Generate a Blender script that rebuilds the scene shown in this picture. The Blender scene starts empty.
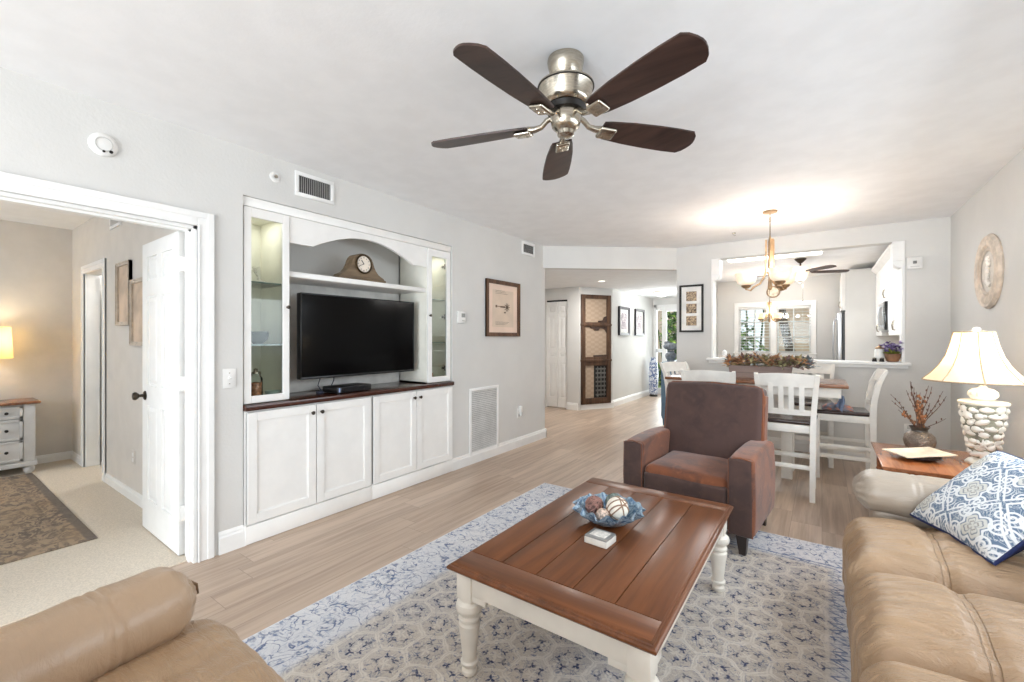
import bpy, math, random
from mathutils import Vector, Matrix, noise
PI = math.pi
random.seed(7)
SC = bpy.context.scene
COL = SC.collection
R = math.radians

# ------------------------------------------------------------------ camera, world, light, exposure
FPX = 437.0
YAW = math.atan((822 - 512) / FPX)
cam_d = bpy.data.cameras.new('camera'); cam = bpy.data.objects.new('camera', cam_d); COL.objects.link(cam)
cam.location = (0, 0, 1.32); cam.rotation_euler = (PI / 2, 0, YAW)
cam_d.sensor_width = 36; cam_d.lens = FPX / 1024 * 36; cam_d.shift_y = -3 / 1024; cam_d.clip_start = 0.03
SC.camera = cam
w = bpy.data.worlds.new('sky'); SC.world = w; w.use_nodes = True
bg = w.node_tree.nodes['Background']; bg.inputs[0].default_value = (.86, .93, 1, 1); bg.inputs[1].default_value = .62
vs = SC.view_settings
vs.view_transform = 'Standard'; vs.look = 'None'; vs.gamma = 1; vs.use_curve_mapping = False
vs.exposure = 1.16
SC.cycles.max_bounces = 14; SC.cycles.diffuse_bounces = 8; SC.cycles.glossy_bounces = 4
SC.cycles.transparent_max_bounces = 16; SC.cycles.caustics_reflective = False; SC.cycles.caustics_refractive = False

def area(name, loc, rot, sx, sy, power, col=(1, 1, 1)):
    d = bpy.data.lights.new(name, 'AREA'); d.shape = 'RECTANGLE'; d.size = sx; d.size_y = sy; d.energy = power; d.color = col
    o = bpy.data.objects.new(name, d); COL.objects.link(o); o.location = loc; o.rotation_euler = rot
    return o
def point(name, loc, power, col=(1, .8, .55), rad=.04):
    d = bpy.data.lights.new(name, 'POINT'); d.energy = power; d.color = col; d.shadow_soft_size = rad
    o = bpy.data.objects.new(name, d); COL.objects.link(o); o.location = loc
    return o
area('added_rear_daylight', (-.75, -4.45, 1.2), (PI / 2, 0, 0), 3.4, 2.2, 108, (.84, .925, 1))  # unseen daylight panel added behind the camera to fill the room
area('added_side_daylight', (1.2, 2.5, 1.55), (R(54), 0, PI / 2), 3.1, .9, 24, (.83, .92, 1))  # added side light, out of view, brightens the long wall opposite
area('added_ceiling_uplight', (-.75, -5.6, .02), (R(155), 0, 0), 3.4, 1.6, 175, (.84, .925, 1))  # upward panel added outside the rear doors to brighten the ceiling
area('daylight_bedroom_window', (-4.9, -2.1, 1.45), (PI / 2, 0, R(28)), 1.8, 1.5, 17, (.86, .93, 1))
area('daylight_entry_door', (-2.75, 10.62, 1.2), (-PI / 2, 0, 0), .9, 1.9, 30, (.95, .97, 1))

# ------------------------------------------------------------------ materials
def lin(c):
    r = []
    for v in c[:3]:
        v = v / 255.0
        r.append(v / 12.92 if v <= .04045 else ((v + .055) / 1.055) ** 2.4)
    return (*r, 1)

class NT:
    """small expression helper for procedural node materials"""
    def __init__(self, name):
        m = bpy.data.materials.new(name); m.use_nodes = True
        self.m = m; self.t = m.node_tree; self.n = self.t.nodes
        self.b = self.n['Principled BSDF']; self.out = self.n['Material Output']
        self.tc = self.n.new('ShaderNodeTexCoord')
    def link(self, a, b): self.t.links.new(a, b)
    def math(self, op, a, b=None, c=None):
        n = self.n.new('ShaderNodeMath'); n.operation = op
        for i, v in enumerate((a, b, c)):
            if v is None: continue
            if isinstance(v, X): self.link(v.s, n.inputs[i])
            else: n.inputs[i].default_value = v
        return X(self, n.outputs[0])
    def coords(self, kind='Object'):
        s = self.n.new('ShaderNodeSeparateXYZ'); self.link(self.tc.outputs[kind], s.inputs[0])
        return [X(self, o) for o in s.outputs]
    def vec(self, x, y, z=0.0):
        c = self.n.new('ShaderNodeCombineXYZ')
        for i, v in enumerate((x, y, z)):
            if isinstance(v, X): self.link(v.s, c.inputs[i])
            else: c.inputs[i].default_value = v
        return c.outputs[0]
    def noise(self, vec=None, scale=5, detail=3, rough=.55, dist=0):
        n = self.n.new('ShaderNodeTexNoise'); n.inputs['Scale'].default_value = scale; n.inputs['Detail'].default_value = detail
        n.inputs['Roughness'].default_value = rough; n.inputs['Distortion'].default_value = dist
        self.link(vec if vec is not None else self.tc.outputs['Object'], n.inputs['Vector'])
        return X(self, n.outputs['Fac'])
    def voronoi(self, vec=None, scale=5, feature='F1', out='Distance', rand=1):
        n = self.n.new('ShaderNodeTexVoronoi'); n.feature = feature; n.inputs['Scale'].default_value = scale
        n.inputs['Randomness'].default_value = rand
        self.link(vec if vec is not None else self.tc.outputs['Object'], n.inputs['Vector'])
        return X(self, n.outputs[out])
    def mapping(self, scale=(1, 1, 1), rot=(0, 0, 0), kind='Object'):
        n = self.n.new('ShaderNodeMapping'); n.inputs['Scale'].default_value = scale; n.inputs['Rotation'].default_value = rot
        self.link(self.tc.outputs[kind], n.inputs[0]); return n.outputs[0]
    def step(self, v, lo, hi):
        n = self.n.new('ShaderNodeMapRange'); n.interpolation_type = 'SMOOTHSTEP'
        self.link(v.s, n.inputs[0]); n.inputs[1].default_value = lo; n.inputs[2].default_value = hi
        return X(self, n.outputs[0])
    def mix(self, f, a, b):
        n = self.n.new('ShaderNodeMix'); n.data_type = 'RGBA'
        if isinstance(f, X): self.link(f.s, n.inputs[0])
        else: n.inputs[0].default_value = f
        for i, v in ((6, a), (7, b)):
            if hasattr(v, 'is_output'): self.link(v, n.inputs[i])
            else: n.inputs[i].default_value = lin(v)
        return n.outputs[2]
    def bump(self, h, strength=.3, dist=.01):
        n = self.n.new('ShaderNodeBump'); n.inputs['Strength'].default_value = strength; n.inputs['Distance'].default_value = dist
        self.link(h.s, n.inputs['Height']); self.link(n.outputs[0], self.b.inputs['Normal'])
    def color(self, c):
        if hasattr(c, 'is_output'): self.link(c, self.b.inputs['Base Color'])
        else: self.b.inputs['Base Color'].default_value = lin(c)
    def set(self, **k):
        names = dict(rough='Roughness', metal='Metallic', coat='Coat Weight', coatr='Coat Roughness', spec='Specular IOR Level', trans='Transmission Weight',
                     ior='IOR', alpha='Alpha', estr='Emission Strength', sheen='Sheen Weight', sss='Subsurface Weight')
        for a, v in k.items():
            if isinstance(v, X): self.link(v.s, self.b.inputs[names[a]])
            else: self.b.inputs[names[a]].default_value = v
class X:
    def __init__(self, t, s): self.t = t; self.s = s
    def __add__(self, o): return self.t.math('ADD', self, o)
    __radd__ = __add__
    def __sub__(self, o): return self.t.math('SUBTRACT', self, o)
    def __rsub__(self, o): return self.t.math('SUBTRACT', o, self)
    def __mul__(self, o): return self.t.math('MULTIPLY', self, o)
    __rmul__ = __mul__
    def __truediv__(self, o): return self.t.math('DIVIDE', self, o)
    def f(self, op, *a): return self.t.math(op, self, *a)
    def abs(self): return self.f('ABSOLUTE')
    def sin(self): return self.f('SINE')
    def cos(self): return self.f('COSINE')
    def fract(self): return self.f('FRACT')
    def min(self, o): return self.f('MINIMUM', o)
    def max(self, o): return self.f('MAXIMUM', o)

MATS = {}
def mat(name, col, rough=.5, metal=0, var=.05, vs=6, bump=0, bs=80, bd=.004, stretch=None, emit=None, es=0, **k):
    """plain surface: base colour with a little procedural mottling, optional fine bump"""
    if name in MATS: return MATS[name]
    t = NT(name)
    v = t.mapping(stretch) if stretch else None
    n = t.noise(v, vs, 3)
    lo = tuple(max(0, c * (1 - var)) for c in col); hi = tuple(min(255, c * (1 + var)) for c in col)
    t.color(t.mix(t.step(n, .3, .7), lo, hi)); t.set(rough=rough, metal=metal, **k)
    if bump: t.bump(t.noise(v, bs, 3), bump, bd)
    if emit:
        t.b.inputs['Emission Color'].default_value = lin(emit); t.set(estr=es)
    MATS[name] = t.m
    return t.m

wall_m = mat('wall_paint', (211, 210, 207), .85, var=.012, vs=2, bump=.22, bs=55, bd=.006)
ceil_m = mat('ceiling_paint', (235, 236, 237), .9, var=.01, bump=.15, bs=70, bd=.004)
bedw_m = mat('bedroom_paint', (212, 207, 200), .85, var=.012, bump=.15, bs=55, bd=.004)
trim_m = mat('white_trim_paint', (235, 235, 233), .38, var=.012)
cab_m = mat('cabinet_white', (236, 235, 232), .4, var=.012)
door_m = mat('door_white', (233, 233, 231), .45, var=.012)
plastic_m = mat('white_plastic', (228, 227, 224), .4, var=.02)
dark_m = mat('dark_gap', (28, 27, 26), .7)
black_m = mat('black_plastic', (14, 14, 15), .35)
bronze_m = mat('dark_bronze', (70, 62, 54), .35, .8, var=.15)
nickel_m = mat('brushed_nickel', (182, 174, 160), .24, 1, var=.08, vs=30, stretch=(1, 1, 12))
steel_m = mat('stainless_steel', (190, 191, 193), .28, 1, var=.04, vs=12, stretch=(1, 1, .05))
gold_m = mat('aged_gold', (166, 136, 102), .4, .55, var=.12, vs=20)
iron_m = mat('black_iron', (40, 36, 33), .45, .4)

def planks(name, cols, width, length, axis='y', rough=.42, grain=.3, gap=.02, seam=(96, 78, 66)):
    t = NT(name); x, y, z = t.coords()
    a, l = (x, y) if axis == 'y' else (y, x)
    row = (a / width).f('FLOOR')
    wn = t.n.new('ShaderNodeTexWhiteNoise'); wn.noise_dimensions = '2D'
    off = (row * 0.377).fract() * length * 3.1
    seg = ((l + off) / length).f('FLOOR')
    t.link(t.vec(row, seg), wn.inputs['Vector']); r = X(t, wn.outputs['Value'])
    g = t.noise(t.vec(a * 26 + r * 40, l * 1.1 + r * 9, 0), 1.0, 4, .6, .6)
    g2 = t.noise(t.vec(a * 9 + r * 20, l * .8 + r * 5, 0), 1.0, 3, .5, 1.2)
    c = t.mix(r, cols[0], cols[1])
    c = t.mix(t.step(g * .6 + g2 * .4, .38, .66) * grain, c, cols[2])
    fa = ((a / width).fract() - .5).abs(); fl = (((l + off) / length).fract() - .5).abs()
    e = t.step(fa, .5 - gap * .5, .5).max(t.step(fl, .5 - gap * .5 * width / length, .5))
    t.color(t.mix(e * .75, c, seam)); t.set(rough=rough)
    t.bump((g * .2) - e, .12, .002)
    return t.m
floor_m = planks('vinyl_plank', [(198, 177, 158), (182, 160, 140), (140, 118, 101)], .182, 1.22, rough=.36, grain=.62)

def wood(name, cols, axis='y', rough=.35, sc=1.0, coat=0, contrast=1.0):
    if name in MATS: return MATS[name]
    t = NT(name); x, y, z = t.coords()
    k = dict(x=(2, 26, 26), y=(26, 2, 26), z=(26, 26, 2))[axis]
    v = t.vec(x * k[0] * sc, y * k[1] * sc, z * k[2] * sc)
    g = t.noise(v, 1, 4, .6, .8)
    k2 = dict(x=(.7, 8, 8), y=(8, .7, 8), z=(8, 8, .7))[axis]
    g2 = t.noise(t.vec(x * k2[0] * sc, y * k2[1] * sc, z * k2[2] * sc), 1, 3, .5, 1.5)
    c = t.mix(t.step(g2, .3, .7), cols[0], cols[1])
    c = t.mix(t.step(g, .42, .68) * (.6 * contrast), c, cols[2])
    t.color(c); t.set(rough=rough, coat=coat, coatr=.2, spec=.35); t.bump(g, .06, .002)
    MATS[name] = t.m
    return t.m
WALNUT = [(124, 75, 43), (98, 57, 31), (66, 37, 22)]
walnut_y = wood('walnut_lengthwise', WALNUT, 'y', .34, coat=.06, contrast=.55)
walnut_x = wood('walnut_crosswise', WALNUT, 'x', .34, coat=.06, contrast=.55)
cherry_m = wood('honey_cherry', [(186, 122, 74), (166, 100, 58), (120, 68, 38)], 'y', .25, coat=.3)
counter_m = wood('dark_stained_counter', [(84, 44, 30), (62, 32, 23), (34, 18, 14)], 'y', .22, coat=.4)
blade_m = wood('dark_walnut_blade', [(74, 54, 47), (56, 40, 35), (34, 24, 21)], 'x', .38)
clock_m = wood('clock_oak', [(132, 112, 88), (112, 94, 72), (74, 60, 46)], 'y', .4)
rustic_m = wood('rustic_brown', [(92, 66, 48), (70, 50, 37), (40, 28, 20)], 'z', .6)
frame_brown_m = wood('frame_brown', [(120, 88, 66), (94, 66, 48), (60, 40, 30)], 'z', .4)
seat_dark_m = wood('dark_seat_wood', [(72, 54, 50), (54, 40, 37), (32, 24, 22)], 'x', .25, coat=.3)
tabletop_m = wood('dining_brown', [(150, 104, 76), (124, 82, 58), (84, 52, 36)], 'x', .25, coat=.3)
planter_m = wood('weathered_box', [(150, 132, 124), (128, 110, 104), (92, 78, 74)], 'x', .7)
white_wood_m = mat('painted_white_wood', (232, 229, 222), .42, var=.02, vs=10)
antique_m = mat('antique_white_paint', (233, 227, 216), .45, var=.03, vs=7)

def leather(name, col, dark, bs=.6, seam=None):
    t = NT(name)
    n1 = t.noise(None, 3.5, 3); n2 = t.noise(None, 260, 2)
    x, y, z = t.coords()
    wr = t.noise(t.vec(x * 5, y * 22, z * 9), 1, 4, .6, 1.5)
    t.color(t.mix(t.step(n1, .3, .75) * .5, col, dark))
    t.set(rough=.37, spec=.5); hgt = wr * 1.0 + n2 * .06
    if seam is not None:   # double-stitched seam
        ln = 0
        for dx in (-.009, .009): ln = ln + (1 - t.step((x - seam - dx).abs(), .0008, .003)) * .8
        hgt = hgt - ln * .35; t.color(t.mix(ln.min(1.0) * .4, t.mix(t.step(n1, .3, .75) * .5, col, dark), (120, 98, 78)))
    t.bump(hgt, bs, .022)
    return t.m
leather_m = leather('sand_leather', (174, 145, 115), (146, 118, 90))
leather_seam_m = leather('sand_leather_with_seam', (174, 145, 115), (146, 118, 90), .75, -.195)
leather_soft_m = leather('smooth_sand_leather', (176, 150, 124), (152, 127, 102), .22)
leather_arm_m = leather('pale_sand_leather', (174, 161, 146), (154, 140, 125), .28)
def suede(name, a, b, c):
    t = NT(name); n = t.noise(None, 4.5, 4, .6, .8); n2 = t.noise(None, 14, 3, .6, 1.2); n3 = t.noise(None, 300, 2)
    k = t.mix(t.step(n, .42, .7), a, b)
    t.color(t.mix(t.step(n2, .5, .75) * .5, k, c)); t.set(rough=.8, sheen=.25); t.bump(n3, .12, .002)
    return t.m
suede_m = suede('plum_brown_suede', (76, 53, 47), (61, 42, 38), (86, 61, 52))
suede_rust_m = suede('rust_suede', (122, 68, 38), (84, 49, 35), (150, 90, 54))  # rust tone for arms, seat, welt and side panels; fronts and back are plum-brown

def glass_m():
    m = bpy.data.materials.new('thin_clear_glass'); m.use_nodes = True; t = m.node_tree; t.nodes.clear()
    o = t.nodes.new('ShaderNodeOutputMaterial'); mx = t.nodes.new('ShaderNodeMixShader'); tr = t.nodes.new('ShaderNodeBsdfTransparent')
    g = t.nodes.new('ShaderNodeBsdfGlossy'); fr = t.nodes.new('ShaderNodeFresnel'); fr.inputs[0].default_value = 1.35
    nz = t.nodes.new('ShaderNodeTexNoise'); nz.inputs['Scale'].default_value = 2
    rp = t.nodes.new('ShaderNodeMapRange'); rp.inputs[3].default_value = .01; rp.inputs[4].default_value = .03
    t.links.new(nz.outputs['Fac'], rp.inputs[0]); t.links.new(rp.outputs[0], g.inputs['Roughness'])
    tr.inputs[0].default_value = (.95, .98, .965, 1)
    t.links.new(fr.outputs[0], mx.inputs[0]); t.links.new(tr.outputs[0], mx.inputs[1]); t.links.new(g.outputs[0], mx.inputs[2]); t.links.new(mx.outputs[0], o.inputs[0])
    return m
glass = glass_m()
glass_edge_m = mat('green_glass_edge', (92, 118, 108), .15, var=.05, spec=.7)

def frost(name, col, es):
    t = NT(name); n = t.noise(None, 9, 3, .6, 1)
    t.color(t.mix(n, col, (255, 250, 240))); t.set(rough=.4)
    em = t.mix(t.step(n, .3, .7), col, (255, 246, 226)); t.link(em, t.b.inputs['Emission Color']); t.set(estr=es)
    return t.m
shade_glass_m = frost('lit_alabaster_glass', (252, 214, 160), .16)
shade_yellow_m = frost('lit_amber_glass', (240, 190, 50), .4)
dome_m = frost('lit_white_dome', (255, 250, 240), 1.3)
panel_light_m = frost('lit_fluorescent_panel', (255, 252, 246), 2.2)

# ------------------------------------------------------------------ mesh builder
class MB:
    def __init__(self, M=None): self.v = []; self.f = []; self.mi = []; self.M = M or Matrix.Identity(4); self.cur = 0
    def add(self, vs, fs, mi=None):
        o = len(self.v); self.v += [self.M @ Vector(p) for p in vs]
        self.f += [tuple(i + o for i in f) for f in fs]; self.mi += [self.cur if mi is None else mi] * len(fs)
        return self
    def box(self, lo, hi, bev=0, mi=None):
        lo, hi = [min(a, b) for a, b in zip(lo, hi)], [max(a, b) for a, b in zip(lo, hi)]
        if bev <= 0:
            x0, y0, z0 = lo; x1, y1, z1 = hi
            return self.add([(x0, y0, z0), (x1, y0, z0), (x1, y1, z0), (x0, y1, z0), (x0, y0, z1), (x1, y0, z1), (x1, y1, z1), (x0, y1, z1)],
                            [(0, 3, 2, 1), (4, 5, 6, 7), (0, 1, 5, 4), (1, 2, 6, 5), (2, 3, 7, 6), (3, 0, 4, 7)], mi)
        return self.rbox(lo, hi, bev, 1, (1, 1, 1), mi=mi)
    def rbox(self, lo, hi, r, k=3, seg=(1, 1, 1), fn=None, mi=None):
        """box with rounded edges; seg = inner divisions per axis; fn(p, q) displaces (q in -1..1 of the box)"""
        c = [(a + b) / 2 for a, b in zip(lo, hi)]; h = [(b - a) / 2 for a, b in zip(lo, hi)]
        r = min(r, min(h) * .999)
        ax = []
        for i in range(3):
            L = [-h[i] + r * (1 - math.tan(j / k * PI / 4)) for j in range(k, 0, -1)]
            n = seg[i]; inner = [-(h[i] - r) + 2 * (h[i] - r) * j / n for j in range(n + 1)]
            ax.append(L + inner + [-v for v in reversed(L)])
        idx = {}; V = []; F = []
        def vid(i, j, l):
            key = (i, j, l)
            if key in idx: return idx[key]
            q = Vector((ax[0][i], ax[1][j], ax[2][l]))
            inn = Vector([max(-(h[a] - r), min(h[a] - r, q[a])) for a in range(3)])
            d = q - inn
            p = inn + d.normalized() * r if d.length > 1e-9 else q
            if fn: p = Vector(fn(p, [q[a] / h[a] for a in range(3)]))
            idx[key] = len(V); V.append(p + Vector(c)); return idx[key]
        N = [len(a) - 1 for a in ax]
        for s in (0, 1):
            for i in range(N[0]):
                for j in range(N[1]):
                    l = N[2] * s; q = [vid(i, j, l), vid(i + 1, j, l), vid(i + 1, j + 1, l), vid(i, j + 1, l)]; F.append(q if s else q[::-1])
            for i in range(N[0]):
                for l in range(N[2]):
                    j = N[1] * s; q = [vid(i, j, l), vid(i + 1, j, l), vid(i + 1, j, l + 1), vid(i, j, l + 1)]; F.append(q[::-1] if s else q)
            for j in range(N[1]):
                for l in range(N[2]):
                    i = N[0] * s; q = [vid(i, j, l), vid(i, j + 1, l), vid(i, j + 1, l + 1), vid(i, j, l + 1)]; F.append(q if s else q[::-1])
        return self.add(V, F, mi)
    def prism(self, pts, lo, hi, axis='z', mi=None):
        """polygon pts extruded along axis; pts are (y,z) for x, (x,z) for y, (x,y) for z"""
        def mk(p, d): return dict(x=(d, p[0], p[1]), y=(p[0], d, p[1]), z=(p[0], p[1], d))[axis]
        n = len(pts); V = [mk(p, lo) for p in pts] + [mk(p, hi) for p in pts]
        F = [tuple(range(n - 1, -1, -1)), tuple(range(n, 2 * n))] + [(i, (i + 1) % n, n + (i + 1) % n, n + i) for i in range(n)]
        if axis == 'y': F = [f[::-1] for f in F]
        a = sum(pts[i][0] * pts[(i + 1) % n][1] - pts[(i + 1) % n][0] * pts[i][1] for i in range(n))
        if a < 0: F = [f[::-1] for f in F]
        return self.add(V, F, mi)
    def lathe(self, prof, c=(0, 0, 0), seg=24, mi=None, cap=True, fn=None):
        V = []; F = []; n = len(prof)
        for k in range(seg):
            a = 2 * PI * k / seg
            for r, z in prof:
                rr = r * (fn(a, z) if fn else 1); V.append((c[0] + rr * math.cos(a), c[1] + rr * math.sin(a), c[2] + z))
        for k in range(seg):
            k2 = (k + 1) % seg
            for i in range(n - 1): F.append((k * n + i, k2 * n + i, k2 * n + i + 1, k * n + i + 1))
        if cap:
            if prof[0][0] > 1e-5: F.append(tuple(k * n for k in range(seg - 1, -1, -1)))
            if prof[-1][0] > 1e-5: F.append(tuple(k * n + n - 1 for k in range(seg)))
        return self.add(V, F, mi)
    def tube(self, pts, rad, seg=8, mi=None, closed=False, cap=True):
        pts = [Vector(p) for p in pts]; n = len(pts)
        if not hasattr(rad, '__len__'): rad = [rad] * n
        V = []; F = []; up = None
        for i, p in enumerate(pts):
            if closed: t = (pts[(i + 1) % n] - pts[i - 1])
            else: t = pts[min(i + 1, n - 1)] - pts[max(i - 1, 0)]
            t = t.normalized()
            if up is None:
                up = Vector((0, 0, 1)) if abs(t.z) < .9 else Vector((1, 0, 0))
            u = (up - t * up.dot(t)).normalized(); v = t.cross(u); up = u
            for k in range(seg):
                a = 2 * PI * k / seg; V.append(p + (u * math.cos(a) + v * math.sin(a)) * rad[i])
        for i in range(n if closed else n - 1):
            i2 = (i + 1) % n
            for k in range(seg):
                k2 = (k + 1) % seg; F.append((i * seg + k, i * seg + k2, i2 * seg + k2, i2 * seg + k))
        if cap and not closed:
            F.append(tuple(range(seg - 1, -1, -1))); F.append(tuple((n - 1) * seg + k for k in range(seg)))
        return self.add(V, F, mi)
    def bar(self, a, b, wx, wy, mi=None, up=(0, 0, 1)):
        """rectangular bar between two points"""
        a, b = Vector(a), Vector(b); t = (b - a).normalized(); up = Vector(up)
        if abs(t.dot(up)) > .95: up = Vector((1, 0, 0))
        s = t.cross(up).normalized(); u = s.cross(t)
        V = []
        for p in (a, b):
            for i, j in ((-1, -1), (1, -1), (1, 1), (-1, 1)): V.append(p + s * (i * wx / 2) + u * (j * wy / 2))
        return self.add(V, [(0, 1, 2, 3), (7, 6, 5, 4), (0, 4, 5, 1), (1, 5, 6, 2), (2, 6, 7, 3), (3, 7, 4, 0)], mi)
    def sweep(self, pts, prof_w, prof_t, axis, mi=None):
        """flat curved slat: centre line pts, half-size along axis vector w (list or value), thickness t"""
        pts = [Vector(p) for p in pts]; n = len(pts); axis = Vector(axis).normalized(); V = []; F = []
        for i, p in enumerate(pts):
            t = (pts[min(i + 1, n - 1)] - pts[max(i - 1, 0)]).normalized(); nn = t.cross(axis).normalized()
            wv = prof_w[i] if hasattr(prof_w, '__len__') else prof_w; tv = prof_t[i] if hasattr(prof_t, '__len__') else prof_t
            for a, b in ((-1, -1), (1, -1), (1, 1), (-1, 1)): V.append(p + axis * (a * wv) + nn * (b * tv))
        for i in range(n - 1):
            for k in range(4):
                k2 = (k + 1) % 4; F.append((i * 4 + k, i * 4 + k2, i * 4 + 4 + k2, i * 4 + 4 + k))
        F += [(3, 2, 1, 0), tuple((n - 1) * 4 + k for k in range(4))]
        return self.add(V, F, mi)
    def sphere(self, c, r, seg=16, rings=10, mi=None, fn=None):
        rx, ry, rz = r if hasattr(r, '__len__') else (r, r, r); V = []; F = []
        for i in range(1, rings):
            ph = PI * i / rings
            for k in range(seg):
                a = 2 * PI * k / seg; d = Vector((math.sin(ph) * math.cos(a), math.sin(ph) * math.sin(a), math.cos(ph)))
                s = fn(d) if fn else 1; V.append((c[0] + rx * d.x * s, c[1] + ry * d.y * s, c[2] + rz * d.z * s))
        t = len(V); V += [(c[0], c[1], c[2] + rz), (c[0], c[1], c[2] - rz)]
        for i in range(rings - 2):
            for k in range(seg):
                k2 = (k + 1) % seg; F.append((i * seg + k, (i + 1) * seg + k, (i + 1) * seg + k2, i * seg + k2))
        for k in range(seg):
            k2 = (k + 1) % seg; F.append((t, k, k2)); b = (rings - 2) * seg; F.append((b + k2, b + k, t + 1))
        return self.add(V, F, mi)
    def grid(self, fn, nu, nv, mi=None, close=None):
        """surface sheet; close = thickness fn offset vector for a solid back"""
        V = [Vector(fn(i / nu, j / nv)) for i in range(nu + 1) for j in range(nv + 1)]
        F = [(i * (nv + 1) + j, (i + 1) * (nv + 1) + j, (i + 1) * (nv + 1) + j + 1, i * (nv + 1) + j + 1) for i in range(nu) for j in range(nv)]
        if close:
            n = len(V); V += [p + Vector(close) for p in V]; F += [tuple(n + k for k in f[::-1]) for f in F]
            ring = [i * (nv + 1) for i in range(nu + 1)] + [nu * (nv + 1) + j for j in range(1, nv + 1)] + [i * (nv + 1) + nv for i in range(nu - 1, -1, -1)] + [j for j in range(nv - 1, 0, -1)]
            for a, b in zip(ring, ring[1:] + ring[:1]): F.append((b, a, n + a, n + b))
        return self.add(V, F, mi)

def mesh_obj(name, mb, mats, off=(0, 0, 0), parent=None, smooth=True, ang=38):
    me = bpy.data.meshes.new(name); o = Vector(off)
    me.from_pydata([tuple(v - o) for v in mb.v], [], mb.f); me.update()
    if not isinstance(mats, (list, tuple)): mats = [mats]
    for m in mats: me.materials.append(m)
    me.polygons.foreach_set('material_index', [min(i, len(mats) - 1) for i in mb.mi])
    if smooth:
        me.shade_smooth(); me.set_sharp_from_angle(angle=R(ang))
    ob = bpy.data.objects.new(name, me); COL.objects.link(ob)
    if parent: ob.parent = parent
    return ob
def struct(name, mb, mats, parent=None, label=None, smooth=False):
    ob = mesh_obj(name, mb, mats, parent=parent, smooth=smooth)
    if not parent:
        ob['kind'] = 'structure'; ob['label'] = label or name.replace('_', ' '); ob['category'] = name.split('_')[0]
    return ob
def tag(o, label, cat, group=None):
    o['label'] = label; o['category'] = cat
    if group: o['group'] = group
    return o
class Thing:
    def __init__(s, name, label, cat, loc=(0, 0, 0), rotz=0, group=None, local=False):
        s.o = bpy.data.objects.new(name, None); COL.objects.link(s.o); s.o.empty_display_size = .05
        s.o.location = loc; s.o.rotation_euler = (0, 0, rotz); s.off = (0, 0, 0) if local else loc
        tag(s.o, label, cat, group)
    def part(s, name, mb, mats, parent=None, label=None, smooth=True, ang=38):
        ob = mesh_obj(name, mb, mats, s.off, parent or s.o, smooth, ang)
        if label: ob['label'] = label
        return ob
def single(name, mb, mats, label, cat, group=None, smooth=True, ang=38):
    lo = [min(v[i] for v in mb.v) for i in range(3)]; hi = [max(v[i] for v in mb.v) for i in range(3)]
    off = ((lo[0] + hi[0]) / 2, (lo[1] + hi[1]) / 2, lo[2])
    ob = mesh_obj(name, mb, mats, off, None, smooth, ang); ob.location = off
    return tag(ob, label, cat, group)
def dup(o, loc, rotz=None, label=None, parent=None):
    c = o.copy(); COL.objects.link(c)
    if parent: c.parent = parent
    if loc is not None: c.location = loc
    if rotz is not None: c.rotation_euler = (0, 0, rotz)
    if label: c['label'] = label
    for ch in [q for q in bpy.data.objects if q.parent == o]: dup(ch, None, None, None, c)
    return c
def fbm(p, o=3):
    return noise.fractal(Vector(p), 1.0, 2.0, o)

# ------------------------------------------------------------------ the room shell
XL, XR, YB, YR, H = -3.0, 1.05, 6.1, -4.3, 2.534
HH = 2.255            # hall ceiling
WT = .12
def wall(name, boxes, m, label=None, lm=None):
    mb = MB()
    for b in boxes: mb.box(b[0], b[1])
    return struct(name, mb, m, label=label)
struct('floor', MB().box((-5.2, YR - .2, -.1), (1.3, 10.6, 0)), floor_m, label='light brown vinyl plank floor running through the rooms')
struct('floor_bedroom', MB().box((-6.9, -2.2, -.1), (-3.06, 1.22, .006)),
       mat('bedroom_carpet', (214, 203, 187), .95, var=.05, vs=120, bump=.6, bs=260, bd=.006), label='cream loop carpet of the bedroom')
struct('ceiling', MB().box((XL - .12, YR - .2, H), (XR + .2, 10.6, H + .1)), ceil_m, label='white living room ceiling')
struct('ceiling_bedroom', MB().box((-6.9, -2.2, 2.5), (-3.1, 1.24, 2.6)), ceil_m, label='white bedroom ceiling')
# hall ceiling: lower, with a diagonal front edge
DA, DB = (-3.0, 4.93), (-1.6, 6.1)
struct('ceiling_hall', MB().prism([(-4.75, 4.93), (-3.06, 4.985), (-1.66, 6.155), (-1.6, 6.1), (-1.6, 7.85), (-1.9, 7.85), (-1.9, 10.5), (-4.75, 10.5)], HH, HH + .06), ceil_m, label='lower white ceiling of the entry hall')
def diag_panel(p, q, z0, z1, t): # vertical slab on the line p-q
    d = Vector((q[0] - p[0], q[1] - p[1])).normalized(); n = Vector((-d.y, d.x)) * t
    return MB().prism([p, q, (q[0] + n.x, q[1] + n.y), (p[0] + n.x, p[1] + n.y)], z0, z1)
struct('wall_diagonal_header', diag_panel(DA, DB, HH - .012, H, .1), wall_m, label='grey diagonal header over the hall opening')
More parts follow.
